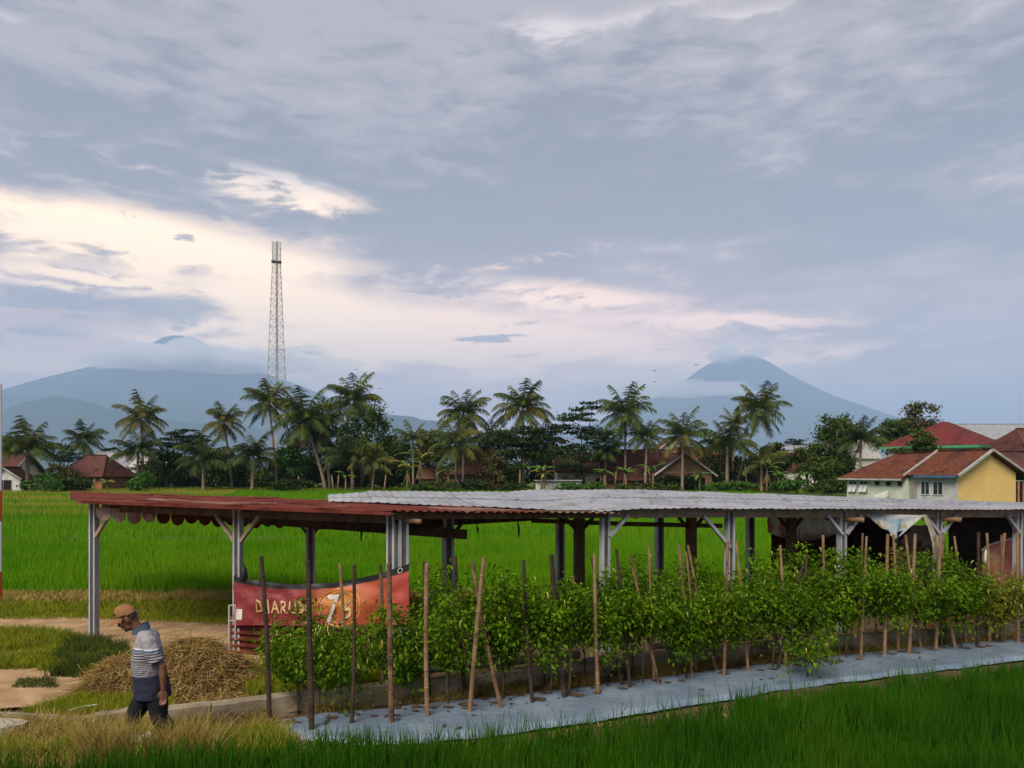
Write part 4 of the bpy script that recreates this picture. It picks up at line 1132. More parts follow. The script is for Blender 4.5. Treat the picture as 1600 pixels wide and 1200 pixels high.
for k in range(nst):
    x = random.uniform(-1.6, 1.5); y = random.uniform(-0.95, 0.6)
    z = heap_z(x, y)
    if z < 0.0:
        if random.random() < 0.85: continue
        z = 0.01
    L_ = random.uniform(0.12, 0.50); a = random.uniform(0, 2 * PI); up = random.gauss(0.05, 0.28)
    d = Vector((math.cos(a), math.sin(a) * 0.8, up)); s = Vector((-d.y, d.x, random.uniform(-.6, .6))).normalized() * random.uniform(0.002, 0.0048)
    sagv = Vector((random.uniform(-.08, .08), random.uniform(-.08, .08), -random.uniform(0.0, 0.16)))
    c = Vector((x, y, z + random.uniform(0.0, 0.05)))
    n0 = len(VV)
    for t in (-0.5, 0.0, 0.5):
        p = c + d * (L_ * t) + sagv * (4 * t * t) * 0.6
        VV += [tuple(p - s), tuple(p + s)]
    FF += [(n0, n0 + 1, n0 + 3, n0 + 2), (n0 + 2, n0 + 3, n0 + 5, n0 + 4)]
setp(link("straw", np_mesh("straw", VV, FF, False, [m_straw]), None, straw), kind="stuff")
# ================================================================== TREELINE
m_trunk = M("palm_trunk", (0.17, 0.125, 0.08), (0.27, 0.21, 0.15), 2.0, 0.9, 0.1, stretch=(1, 1, 4))
m_bark = M("tree_bark", (0.07, 0.048, 0.032), (0.12, 0.085, 0.058), 2.0, 0.9, 0.1)
m_fr = [M("palm_frond_green", (0.036, 0.058, 0.012), (0.095, 0.120, 0.022), 1.0, 0.6, 0.08, island=True, transl=0.2),
        M("palm_frond_yellow", (0.070, 0.080, 0.016), (0.15, 0.135, 0.030), 1.0, 0.6, 0.08, island=True, transl=0.2),
        M("palm_frond_dark", (0.026, 0.044, 0.013), (0.064, 0.084, 0.022), 1.0, 0.6, 0.08, island=True, transl=0.15)]
m_frdead = M("dead_frond", (0.13, 0.075, 0.032), (0.20, 0.12, 0.055), 1.0, 0.8, 0.08, island=True)
m_coco = M("coconut", (0.14, 0.12, 0.03), (0.22, 0.15, 0.05), 1.0, 0.6)

def frond_mesh(name, mat, pitch, droop, seed):
    """unit-length feather leaf: midrib arching from the crown and two rows of hanging leaflets"""
    r_ = random.Random(seed); V = []; Fq = []
    pts = []; p = Vector((0, 0, 0)); a = pitch; n = 14
    for k in range(n + 1):
        pts.append(p.copy()); p = p + Vector((math.cos(a), 0, math.sin(a))) / n; a -= droop * (0.4 + 1.2 * k / n) / n
    for k in range(n):
        w = 0.013 * (1 - 0.8 * k / n); i = len(V)
        V += [tuple(pts[k] + Vector((0, -w, 0))), tuple(pts[k] + Vector((0, w, 0))), tuple(pts[k + 1] + Vector((0, w * .9, 0))), tuple(pts[k + 1] + Vector((0, -w * .9, 0)))]
        Fq.append((i, i + 1, i + 2, i + 3))
    m = 34
    for k in range(m):
        t = 0.14 + 0.86 * k / (m - 1); f = t * n; i0 = min(n - 1, int(f)); c = pts[i0].lerp(pts[i0 + 1], f - i0)
        tan = (pts[i0 + 1] - pts[i0]).normalized()
        L_ = 0.34 * math.sin(PI * (0.12 + 0.80 * t)) ** 0.7 * r_.uniform(0.8, 1.15)
        for s in (-1, 1):
            if r_.random() < 0.06: continue
            d = (Vector((0, s, 0)) * r_.uniform(0.55, 0.9) + tan * 0.45 + Vector((0, 0, -r_.uniform(0.35, 0.95)))).normalized()
            e = c + d * L_; e.z -= 0.05 * L_
            wv = tan * 0.012; i = len(V)
            mid = c.lerp(e, 0.5) + Vector((0, 0, 0.02))
            V += [tuple(c - wv), tuple(c + wv), tuple(mid + wv * 0.9), tuple(e), tuple(mid - wv * 0.9)]
            Fq += [(i, i + 1, i + 2, i + 4), (i + 4, i + 2, i + 3, i + 3)]
    me = bpy.data.meshes.new(name)
    me.from_pydata(V, [], [tuple(dict.fromkeys(q)) for q in Fq]); me.materials.append(mat); me.update()
    return me
FR_BANK = {}
for mi, mat in enumerate(m_fr + [m_frdead]):
    FR_BANK[mi] = [(pt, [frond_mesh("frond", mat, pt, dr, mi * 100 + vi * 10 + q) for q in range(2)]) for vi, (pt, dr) in enumerate(((1.35, 0.9), (1.0, 1.5), (0.65, 1.7), (0.25, 1.6), (-0.15, 1.2), (-0.65, 0.6)))]

def palm(label, crown, base, Y, rad, kind=0, nfr=20, trunk_r=0.17, dead=1, name="palm_tree", squat=False, wind=0.0, group="coconut palms along the treeline"):
    """crown, base: pixels; rad: frond length in pixels; Y: distance"""
    b = P(base[0], base[1], Y); b.z = 0.0
    c = P(crown[0], crown[1], Y)
    root = thing(name, label, "palm tree", b, 0.0, group)
    Lf = rad * Y / F * 1.12
    cl_ = c - b
    mb = MB(); pts = []; rr = []
    for k in range(9):
        w = k / 8; p = Vector((cl_.x * (w ** 1.25), cl_.y * w, cl_.z * w)); pts.append(p)
        rr.append(trunk_r * (1.35 - 0.5 * w if k else 1.75))
    mb.tube(pts, rr, 8).build("trunk", m_trunk, root, True)
    r_ = random.Random(hash(label) % 1000 if False else len(label) * 31 + int(crown[0]))
    nfr = int(nfr * 1.25)
    for k in range(nfr):
        w = k / (nfr - 1)
        vi = min(5, int(w * 5.2 + r_.uniform(0, 0.7)))
        if squat and vi > 3: vi = r_.choice((1, 2, 3))
        me = r_.choice(FR_BANK[kind if r_.random() < 0.85 else (kind + 1) % 3][vi][1])
        o = link("frond", me, None, root, cl_, (r_.uniform(-.12, .12), r_.uniform(-.1, .1), k * 2.399 + r_.uniform(-.25, .25)))
        s = Lf * r_.uniform(0.85, 1.12)
        o.scale = (s, s, s)
    for k in range(dead):
        o = link("dead_frond", r_.choice(FR_BANK[3][5][1]), None, root, cl_ + Vector((0, 0, -0.1)), (0, 0.35, r_.uniform(0, 6.28)))
        o.scale = (Lf * 0.75,) * 3
    if not squat:
        mb = MB()
        for k in range(6):
            a = k * 1.05; p = cl_ + Vector((math.cos(a) * 0.26, math.sin(a) * 0.26, -0.28 - 0.1 * (k % 2)))
            mb.tube([p + Vector((0, 0, .14)), p + Vector((0, 0, .05)), p - Vector((0, 0, .08)), p - Vector((0, 0, .15))], [0.03, 0.12, 0.12, 0.03], 6)
        setp(mb.build("coconut_cluster", m_coco, root, True), kind="stuff")
    return root
PALMS = [
 ("young palm with upright fronds at the far left above the shrubs", (42, 706), (44, 762), 104, 52, 0, 20, .24, 0, True),
 ("small dark palm behind the orange walled house", (131, 690), (131, 764), 128, 34, 2, 22, .15, 1, False),
 ("yellow green palm with big drooping crown left of the tree gap", (221, 655), (224, 764), 112, 42, 1, 22, .17, 1, False),
 ("dark low palm below the yellow green palm", (216, 708), (214, 764), 108, 40, 2, 18, .2, 1, True),
 ("slim palm with leaning pale trunk left of the lattice tower", (350, 660), (363, 764), 110, 35, 1, 22, .16, 2, False),
 ("dark low palm under the slim leaning palm", (318, 722), (318, 765), 106, 46, 2, 18, .2, 0, True),
 ("low upright palm between slim palm and tower", (396, 716), (394, 765), 107, 40, 2, 18, .2, 0, True),
 ("tall palm standing directly below the lattice tower", (420, 630), (433, 764), 110, 42, 0, 22, .17, 1, False),
 ("big palm with long leaning trunk right of the tower", (476, 657), (509, 765), 108, 52, 0, 24, .19, 2, False),
 ("palm leaning beside the big leaning palm, second trunk", (502, 664), (516, 765), 110, 46, 2, 20, .16, 1, False),
 ("third palm of the leaning clump, crown hidden behind", (490, 684), (506, 765), 113, 40, 2, 16, .14, 1, False),
 ("tall palm rising behind the broadleaf tree", (553, 628), (566, 764), 118, 46, 0, 24, .17, 2, False),
 ("wide low palm in front of the broadleaf tree", (550, 722), (551, 765), 106, 52, 2, 18, .22, 0, True),
 ("short young palm with fan of fronds above the banana plants", (645, 688), (646, 764), 112, 34, 0, 14, .14, 0, True),
 ("small drooping yellow palm left of the banana plants", (581, 722), (582, 766), 105, 36, 1, 14, .10, 1, False),
 ("tall palm with ragged crown left of the gap in the houses", (724, 648), (724, 765), 111, 46, 0, 24, .16, 2, False),
 ("lower palm with slim trunk in front of the tall ragged palm", (712, 694), (712, 768), 105, 44, 0, 18, .13, 1, False),
 ("tall palm behind the round headed dark tree", (817, 640), (818, 765), 114, 48, 0, 24, .17, 1, False),
 ("dark low palm left of the round headed tree", (770, 694), (770, 765), 110, 40, 2, 16, .15, 0, True),
 ("dark palm right of the round headed tree", (852, 690), (853, 765), 109, 34, 2, 14, .14, 1, False),
 ("tall palm with straight trunk left of the twin small palms", (977, 648), (977, 764), 108, 46, 0, 24, .15, 1, False),
 ("dark low palm left of the straight trunk palm", (946, 708), (946, 765), 108, 38, 2, 16, .14, 1, True),
 ("small palm beside the straight tall palm", (1011, 684), (1008, 765), 106, 34, 0, 20, .15, 1, False),
 ("palm with spreading crown in front of the gabled hut", (1067, 682), (1066, 768), 103, 44, 0, 20, .16, 1, False),
 ("upright dark palm left of the palm before the volcano", (1136, 698), (1136, 765), 105, 46, 2, 18, .2, 1, True),
 ("small palm crown just left of the palm before the volcano", (1147, 664), (1145, 765), 114, 28, 1, 16, .13, 1, False),
 ("tall palm standing before the pointed volcano with slanting trunk", (1188, 641), (1150, 764), 110, 46, 0, 24, .17, 2, False),
 ("low yellow green palm right of the slanting trunk", (1190, 726), (1190, 765), 104, 40, 1, 16, .18, 1, True),
 ("palm in front of the pale building near the tiled house", (1345, 690), (1343, 760), 98, 40, 2, 20, .18, 1, True),
]
for (lab, c, b, Y, r, kd, nf, tr, dd, sq) in PALMS:
    palm(lab, c, b, Y, r, kd, nf, tr, dd, squat=sq)

LEAFM = {
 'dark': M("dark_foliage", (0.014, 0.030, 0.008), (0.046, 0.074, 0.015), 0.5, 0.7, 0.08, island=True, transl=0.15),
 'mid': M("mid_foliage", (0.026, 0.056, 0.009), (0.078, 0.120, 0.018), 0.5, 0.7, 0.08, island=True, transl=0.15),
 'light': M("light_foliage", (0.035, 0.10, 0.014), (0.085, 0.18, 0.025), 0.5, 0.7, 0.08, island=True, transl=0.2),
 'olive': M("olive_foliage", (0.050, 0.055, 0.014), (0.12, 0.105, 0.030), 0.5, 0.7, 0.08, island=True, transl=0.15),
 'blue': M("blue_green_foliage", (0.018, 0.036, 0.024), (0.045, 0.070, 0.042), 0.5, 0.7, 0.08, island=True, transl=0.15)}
def tree(label, base, Y, lobes, kind, n=2200, leaf=0.5, name="tree", trunk=0.22, cat="tree", group=None, clump=34, flat=1.0):
    """lobes: (px, py, rx px, ry px) of the crown"""
    b = P(base[0], base[1], Y); b.z = 0
    root = thing(name, label, cat, b, 0, group)
    r_ = np.random.default_rng(int(base[0] * 7 + Y)); k = Y / F
    tb = MB(); top = P(lobes[0][0], lobes[0][1], Y) - b
    fork = Vector((top.x * 0.4, 0, max(0.4, top.z * 0.42)))
    tb.tube([(0, 0, 0), fork * 0.5 + Vector((0.1, 0, 0)), fork], [trunk * 1.3, trunk, trunk * 0.8], 7)
    Cs = []; Ds = []
    areas = np.array([l[2] * l[3] for l in lobes], float); areas /= areas.sum()
    for (lx, ly, rx, ry), w in zip(lobes, areas):
        c = P(lx, ly, Y) - b; c.y += r_.uniform(-.8, .8)
        tb.tube([fork, fork.lerp(c, 0.55) + Vector((0.15, 0.1, 0.1)), c], [trunk * 0.6, trunk * 0.35, trunk * 0.12], 6)
        nc = max(5, int(clump * w * len(lobes) ** 0.5)); m = int(n * w * 1.35)
        d = r_.normal(size=(nc, 3)); d /= np.linalg.norm(d, axis=1, keepdims=True)
        rr = r_.uniform(0.35, 1.0, (nc, 1)) ** 0.6
        ext = np.array([rx * k, (rx + ry) * 0.5 * k, ry * k])
        cc = np.array(c) + d * rr * ext
        cs = r_.uniform(0.16, 0.34, nc)
        for q in range(0, nc, 3):
            tb.tube([c, Vector(cc[q])], [trunk * 0.12, trunk * 0.05], 4)
        pk = r_.integers(0, nc, m)
        pts = cc[pk] + r_.normal(size=(m, 3)) * (cs[pk][:, None]) * ext * np.array([0.85, 0.85, 0.6 * flat])
        Cs.append(pts); Ds.append(r_.normal(size=(m, 3)) + d[pk] * 0.5)
    tb.build("trunk", m_bark, root, True)
    C = np.concatenate(Cs); C[:, 2] = np.maximum(C[:, 2], 0.1); D = np.concatenate(Ds)
    link("crown", leaf_cloud("crown", C, D, r_.uniform(0.6, 1.25, len(C)) * leaf * 1.2, LEAFM[kind], 0.6), None, root)
    return root
tree("tall broadleaf tree with open crown behind the leaning palms", (562, 765), 116, [(585, 680, 30, 44), (555, 700, 32, 40), (600, 715, 26, 34), (530, 690, 24, 30), (570, 655, 20, 22)], 'mid', 4200, 0.42)
tree("round headed dark tree with flat layers in front of the tall palm", (817, 768), 107, [(812, 680, 44, 18), (788, 692, 34, 16), (838, 694, 34, 18), (815, 706, 46, 18), (850, 676, 24, 14)], 'dark', 4200, 0.38, flat=0.6)
tree("open branched tree with layered dark crown left of the straight palm", (912, 766), 108, [(905, 664, 40, 20), (880, 690, 30, 22), (930, 690, 34, 24), (905, 710, 48, 22), (925, 640, 30, 12), (890, 735, 24, 18)], 'dark', 4600, 0.36, flat=0.5)
tree("rounded dark green tree behind the banana plants", (640, 764), 118, [(612, 702, 24, 20), (640, 720, 44, 30), (600, 715, 28, 26), (672, 712, 26, 24)], 'mid', 3000, 0.45)
tree("brownish leaved tree right of the young fan palm", (684, 764), 112, [(678, 690, 24, 16), (690, 705, 28, 18), (668, 706, 20, 16)], 'olive', 2000, 0.4)
tree("bright green broadleaf tree beside the tall palm under the tower", (452, 764), 112, [(452, 706, 20, 24), (462, 722, 22, 24), (440, 726, 16, 18)], 'light', 2000, 0.4)
tree("dense columnar bush tree with olive leaves right of the middle house", (772, 768), 105, [(770, 730, 20, 22), (766, 748, 24, 18), (778, 716, 14, 12)], 'olive', 2200, 0.35, name="bush_tree")
tree("tall dark tree left of the pale building", (1300, 764), 106, [(1300, 674, 24, 24), (1318, 672, 20, 18), (1290, 700, 26, 26), (1306, 722, 26, 22)], 'mid', 3600, 0.4)
tree("darker tree on the right of the tall dark tree", (1325, 764), 116, [(1318, 668, 20, 18), (1330, 690, 18, 22)], 'dark', 1600, 0.42)
tree("rounded olive tree behind the big red roof", (1440, 764), 128, [(1438, 650, 26, 22), (1420, 668, 22, 18), (1462, 668, 20, 16), (1440, 680, 34, 16)], 'olive', 3000, 0.45)
tree("dark green tree left of the big red roof", (1390, 764), 118, [(1392, 672, 20, 16), (1402, 686, 24, 18), (1380, 694, 18, 14)], 'mid', 2000, 0.42)
tree("leafy tree growing before the big red roof's left wall", (1432, 764), 92, [(1440, 690, 18, 14), (1425, 704, 26, 12), (1448, 704, 16, 12)], 'mid', 2200, 0.34)
tree("flat topped acacia left of the slim leaning palm", (282, 764), 140, [(285, 678, 26, 7), (270, 690, 26, 7), (300, 686, 24, 7), (290, 698, 34, 8)], 'blue', 1700, 0.5, flat=0.35)
tree("thin flat topped acacia behind the small dark palm", (102, 764), 150, [(98, 700, 18, 8), (112, 716, 22, 9), (180, 706, 14, 8), (170, 718, 20, 9)], 'blue', 1500, 0.5, flat=0.4)
tree("flat topped bluish tree before the right volcano's foot", (1240, 764), 170, [(1242, 694, 16, 8), (1252, 702, 22, 8), (1228, 702, 14, 7)], 'blue', 1200, 0.55, flat=0.4)
tree("far left bluish tree at the picture's edge", (8, 764), 140, [(8, 694, 18, 14), (2, 712, 22, 16)], 'blue', 1000, 0.5, flat=0.6)
tree("dark round tree right of the slanting palm trunk", (1208, 764), 108, [(1204, 702, 18, 14), (1212, 718, 22, 18), (1196, 722, 16, 18)], 'dark', 2000, 0.4)
tree("brown tinged bushy tree before the pale wall at right", (1262, 764), 110, [(1258, 710, 22, 14), (1270, 724, 26, 18)], 'olive', 2000, 0.38)
tree("dark green bushy tree left of the tiled house", (1292, 764), 100, [(1286, 730, 26, 20), (1308, 738, 24, 20)], 'mid', 2600, 0.38)
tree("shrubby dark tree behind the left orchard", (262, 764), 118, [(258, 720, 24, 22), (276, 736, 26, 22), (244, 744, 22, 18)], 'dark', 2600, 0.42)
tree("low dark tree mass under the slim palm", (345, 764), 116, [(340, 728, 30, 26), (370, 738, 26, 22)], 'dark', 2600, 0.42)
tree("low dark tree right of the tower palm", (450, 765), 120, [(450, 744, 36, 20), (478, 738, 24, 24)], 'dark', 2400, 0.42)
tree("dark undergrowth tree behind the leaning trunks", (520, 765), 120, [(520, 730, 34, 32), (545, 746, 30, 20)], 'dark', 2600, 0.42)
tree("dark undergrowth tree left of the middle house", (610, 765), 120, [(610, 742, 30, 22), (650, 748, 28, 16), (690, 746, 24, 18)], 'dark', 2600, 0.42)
tree("dark undergrowth tree behind the dark round tree", (842, 765), 120, [(840, 732, 30, 26), (870, 730, 26, 26)], 'dark', 2200, 0.42)
tree("dark tree behind the upright dark palm", (1118, 765), 116, [(1124, 724, 28, 30), (1150, 736, 26, 24)], 'dark', 2600, 0.42)
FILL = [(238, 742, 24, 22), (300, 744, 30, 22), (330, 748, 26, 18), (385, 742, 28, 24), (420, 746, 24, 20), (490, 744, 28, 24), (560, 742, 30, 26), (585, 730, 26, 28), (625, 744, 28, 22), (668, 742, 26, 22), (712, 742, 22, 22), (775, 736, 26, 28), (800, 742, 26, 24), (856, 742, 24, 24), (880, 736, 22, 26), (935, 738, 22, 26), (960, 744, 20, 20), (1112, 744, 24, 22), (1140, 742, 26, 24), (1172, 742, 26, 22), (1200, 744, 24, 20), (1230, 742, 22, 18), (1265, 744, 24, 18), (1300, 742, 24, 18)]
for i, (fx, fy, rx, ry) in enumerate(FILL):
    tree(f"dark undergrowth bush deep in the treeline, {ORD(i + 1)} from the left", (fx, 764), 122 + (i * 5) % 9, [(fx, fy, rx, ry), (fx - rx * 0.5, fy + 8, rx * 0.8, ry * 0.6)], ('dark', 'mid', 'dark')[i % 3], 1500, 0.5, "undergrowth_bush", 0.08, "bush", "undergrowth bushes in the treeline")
SHR = [("rounded green shrub before the left houses", (70, 772), 98, [(66, 752, 20, 12), (84, 757, 16, 10), (50, 757, 14, 10)], 'light'),
 ("taller olive shrub left of the orange house", (88, 770), 102, [(84, 737, 20, 14), (104, 746, 16, 14)], 'olive'),
 ("round yellow green shrub against the orange house", (116, 771), 100, [(120, 756, 15, 12), (106, 758, 14, 11)], 'mid'),
 ("dark shrub right of the orange house", (212, 770), 101, [(210, 757, 14, 10), (228, 750, 14, 14)], 'light'),
 ("weedy low shrub before the leaning trunks", (470, 768), 104, [(466, 758, 24, 9), (440, 760, 20, 8)], 'dark'),
 ("low pale shrub before the middle house", (690, 770), 103, [(690, 760, 30, 8), (660, 762, 20, 7)], 'mid'),
 ("dark low hedge before the middle house's right side", (740, 769), 103, [(742, 756, 20, 10), (800, 762, 22, 7)], 'dark'),
 ("light green weeds before the low white wall", (895, 770), 103, [(890, 762, 24, 7), (925, 761, 22, 7)], 'light'),
 ("yellow green shrub row before the gabled hut", (990, 770), 102, [(985, 760, 20, 8), (1020, 762, 22, 7), (1045, 763, 16, 6)], 'mid'),
 ("dark hedge in front of the gabled hut's doorway", (1050, 769), 104, [(1050, 752, 26, 9), (1085, 752, 16, 10)], 'dark'),
 ("light green weed patch right of the gabled hut", (1165, 771), 101, [(1155, 760, 24, 8), (1120, 762, 20, 7)], 'light'),
 ("bushy green shrub left of the tiled house wall", (1300, 772), 92, [(1296, 758, 20, 12), (1312, 760, 12, 11), (1270, 762, 14, 8)], 'mid'),
 ("low yellow green shrub by the flowering bush", (1228, 771), 98, [(1225, 758, 22, 9), (1250, 756, 14, 10)], 'light')]
for lab, b, Y, lo, kd in SHR:
    tree(lab, b, Y, lo, kd, 1500, 0.30, "shrub", 0.05, "shrub", "shrubs at the treeline's foot")

# ---- banana plants
m_ban = M("banana_leaf", (0.06, 0.13, 0.016), (0.13, 0.22, 0.03), 1.0, 0.5, 0.4, transl=0.25)
m_bany = M("yellow_banana_leaf", (0.24, 0.20, 0.03), (0.36, 0.28, 0.05), 1.0, 0.5, 0.3, transl=0.25)
m_bandead = M("dead_banana_leaf", (0.15, 0.08, 0.035), (0.24, 0.14, 0.07), 1.0, 0.9, 0.1)
m_banst = M("banana_stem", (0.17, 0.15, 0.05), (0.26, 0.20, 0.08), 1.5, 0.7, stretch=(1, 1, 0.3))
def banana(label, base, Y, hpx, kind, seed, dead=3, nl=8):
    r_ = random.Random(seed); b = P(base[0], base[1], Y); b.z = 0
    H = hpx * Y / F; root = thing("banana_plant", label, "banana plant", b, 0, "banana plants at the treeline")
    MB().tube([(0, 0, 0), (0.02, 0, H * 0.3), (0.05, 0, H * 0.62)], [0.17, 0.13, 0.08], 8).build("stem", m_banst, root, True)
    for k in range(nl + dead):
        dd = k >= nl
        a = k * 2.4 + r_.uniform(-.3, .3); L_ = H * r_.uniform(0.42, 0.62) * (0.7 if dd else 1); el_ = r_.uniform(0.5, 1.25) if not dd else -1.2
        p = Vector((0.05, 0, H * (0.6 if not dd else 0.55))); V = []; Fq = []; n = 8
        for i in range(n + 1):
            w = 0.20 * math.sin(PI * min(0.98, 0.10 + 0.88 * i / n)) ** 0.6 * (1 if not dd else 0.55)
            s = Vector((-math.sin(a), math.cos(a), 0)) * w
            fold = Vector((0, 0, -0.10 * w / 0.2))
            V += [tuple(p - s + fold), tuple(p), tuple(p + s + fold)]
            p = p + Vector((math.cos(a) * math.cos(el_), math.sin(a) * math.cos(el_), math.sin(el_))) * (L_ / n); el_ -= (1.7 if not dd else 0.1) / n
        for i in range(n):
            for s in (0, 1): Fq.append((i * 3 + s, i * 3 + s + 1, i * 3 + s + 4, i * 3 + s + 3))
        link("leaf" if not dd else "dead_leaf", np_mesh("leaf", V, Fq, True), m_bandead if dd else (m_bany if kind == 'y' and r_.random() < .6 else m_ban), root)
    return root
BAN = [("tall yellow leaved banana plant right of the fan palm", (656, 766), 106, 82, 'y', 3, 5), ("ragged dry banana plant left of the tall yellow one", (636, 767), 104, 62, 'y', 4, 6), ("green banana plant before the middle house's roof", (700, 767), 104, 52, 'g', 5, 2),
 ("pair stem banana plant with yellow trunk left of the white wall", (846, 768), 103, 56, 'g', 6, 2), ("leaning banana stem beside the yellow trunk", (850, 769), 103, 46, 'y', 7, 2), ("banana plant before the round dark tree's trunk", (812, 767), 106, 60, 'g', 8, 2),
 ("banana plant with one bright arching leaf left of the straight palm", (944, 768), 103, 48, 'g', 9, 2), ("dead banana plant with hanging brown leaves by the straight palm", (977, 768), 102, 50, 'g', 10, 8), ("dark banana plant left of the gabled hut", (1020, 768), 102, 56, 'g', 11, 2),
 ("bright banana plant right of the gabled hut", (1093, 768), 102, 42, 'g', 12, 1), ("banana plant with brown skirt right of the slanting palm", (1198, 767), 102, 62, 'g', 13, 6), ("broad leaved banana plant left of the flowering bush", (1216, 768), 100, 44, 'g', 14, 1),
 ("low banana plant before the bushy trees at right", (1245, 769), 98, 40, 'g', 15, 1), ("small banana plant before the orange house", (168, 770), 99, 28, 'y', 16, 1), ("small banana sprout before the left shrubs", (47, 773), 96, 20, 'g', 17, 0), ("slim banana plant right of the small drooping palm", (540, 768), 104, 40, 'g', 18, 2)]
for lab, b, Y, h, kd, sd, dd in BAN: banana(lab, b, Y, h, kd, sd, dd)
# bare stumps, canes and posts among them
m_cane = M("dry_cane", (0.20, 0.135, 0.07), (0.30, 0.21, 0.12), 2, 0.9)
for i, (px, pt, lab) in enumerate(((960, 736, "pale bare stump left of the dead banana plant"), (1088, 735, "bare pole right of the gabled hut"), (527, 735, "slim white topped post right of the leaning trunks"), (522, 742, "thin bare sapling beside the white topped post"), (582, 724, "thin sapling trunk left of the ragged banana"), (1018, 735, "pale leaning cane before the hut's left corner"), (600, 742, "thin dry cane left of the yellow banana"), (470, 744, "thin dark sapling below the tower palm"), (145, 748, "short wooden post before the orange house"), (1168, 726, "brown dead palm stump right of the upright palm"))):
    Y = 104; b = P(px, 767, Y); b.z = 0; t = P(px + (-4 if i % 2 else 3), pt, Y)
    setp(MB().tube([b, b.lerp(t, 0.5), t], [0.16 if i in (0, 9) else 0.08, 0.11, 0.06], 7).build("bare_stump", m_cane, None, True), lab, "stump", "bare stumps and canes at the treeline")

# ================================================================== HOUSES
def tile_mat(name, c1, c2, c3=None):
    m = M(name, c1, c2, 3.5, 0.85, 0.2, c3=c3, s3=0.7, t3=(0.48, 0.68))
    X.tree = m.node_tree; N, L = m.node_tree.nodes, m.node_tree.links
    tc = N.new('ShaderNodeTexCoord'); sp = N.new('ShaderNodeSeparateXYZ'); L.new(tc.outputs['Object'], sp.inputs[0])
    hgt = X.m('FRACT', X(sp.outputs[2]) * 7.0) + X.m('SINE', X(sp.outputs[0]) * 24.0) * 0.4
    b = N.new('ShaderNodeBump'); b.inputs['Distance'].default_value = 0.06; L.new(hgt.v, b.inputs['Height'])
    L.new(b.outputs[0], N['Principled BSDF'].inputs['Normal'])
    return m
m_tile = tile_mat("red_clay_tile", (0.085, 0.025, 0.012), (0.155, 0.050, 0.024), (0.055, 0.021, 0.014))
m_tiled = tile_mat("dark_clay_tile", (0.085, 0.030, 0.024), (0.14, 0.050, 0.038), (0.055, 0.026, 0.022))
m_tiler = tile_mat("crimson_roof_sheet", (0.115, 0.020, 0.018), (0.165, 0.030, 0.026), (0.085, 0.016, 0.015))
m_green_w = M("pale_green_wall", (0.43, 0.47, 0.36), (0.52, 0.55, 0.43), 0.8, 0.9, 0.1, c3=(0.36, 0.36, 0.27), s3=0.9, t3=(0.48, 0.72))
m_grey_w = M("grey_render_wall", (0.36, 0.36, 0.34), (0.45, 0.45, 0.42), 0.8, 0.9, 0.1, c3=(0.26, 0.25, 0.22), s3=0.9, t3=(0.55, 0.75))
m_yel_w = M("yellow_wall", (0.66, 0.44, 0.15), (0.74, 0.50, 0.19), 0.5, 0.85, 0.15)
m_org_w = M("orange_brick_wall", (0.30, 0.13, 0.065), (0.40, 0.19, 0.10), 1.2, 0.9, 0.1)
m_cream_w = M("cream_wall", (0.55, 0.48, 0.36), (0.64, 0.57, 0.44), 0.8, 0.9, 0.1)
m_white_w = M("stained_white_wall", (0.50, 0.47, 0.42), (0.62, 0.60, 0.55), 0.6, 0.9, 0.1, c3=(0.30, 0.27, 0.23), s3=0.7, t3=(0.55, 0.75))
m_bamw = M("woven_bamboo_wall", (0.19, 0.095, 0.045), (0.27, 0.15, 0.08), 2.0, 0.9, 0.1)
m_trim = M("grey_fascia", (0.30, 0.28, 0.26), (0.40, 0.38, 0.35), 2, 0.8)
m_bluef = M("blue_fascia", (0.05, 0.10, 0.17), None, rough=0.7)
m_greenf = M("green_fascia", (0.045, 0.22, 0.10), (0.06, 0.27, 0.13), 2, 0.6)
m_glass = M("dark_window_glass", (0.02, 0.022, 0.028), None, rough=0.15, spec=0.6)
m_frame = M("white_window_frame", (0.55, 0.55, 0.52), None, rough=0.7)
m_dark = M("painted_shade_interior", (0.012, 0.010, 0.010), None, rough=0.95)  # near-black colour painting the shade inside vents, doorways and the lean-to
m_door = M("grey_door_panel", (0.22, 0.20, 0.18), (0.28, 0.26, 0.23), 2, 0.8)

def opening(root, p, ax, out, w, h, kind, panes=1):
    """a window: flat panel, near-black where it paints inner shade, frame bars standing proud, panes; p = lower left corner, ax along the wall, out = outward normal"""
    ax = Vector(ax); out = Vector(out); up = Vector((0, 0, 1)); p = Vector(p)
    c = p + ax * w / 2 + up * h / 2
    ang = math.atan2(ax.y, ax.x)
    win = MB().box(c + out * 0.004, (w, 0.03, h), ang).build("window" if kind != 'door' else "door", m_glass if kind in ('win', 'lou') else m_door if kind == 'door' else m_dark, root)
    fr = MB(); f = 0.05
    for q, d in ((p + ax * w / 2, (w + f, 0.06, f)), (p + ax * w / 2 + up * h, (w + f, 0.06, f)), (p + up * h / 2, (f, 0.06, h)), (p + ax * w + up * h / 2, (f, 0.06, h))):
        fr.box(q + out * 0.03, d, ang)
    for k in range(1, panes): fr.box(p + ax * (w * k / panes) + up * h / 2 + out * 0.03, (f * 0.7, 0.05, h), ang)
    if kind == 'lou':
        fr.box(p + ax * w / 2 + up * h * 0.72 + out * 0.03, (w, 0.05, f * 0.8), ang)
    fr.build("frame", m_frame if kind != 'vent' else m_trim, win)
    if kind == 'lou':
        for k in range(panes):
            for s in range(2):
                a = p + ax * (w * (k + 0.22 + 0.40 * s) / panes) + out * 0.05
                MB().bar(a + up * 0.06 + out * 0.18, a + up * h * 0.68 + ax * 0.05, 0.22, 0.012, up=out).build("sash", m_frame, win)
    return win

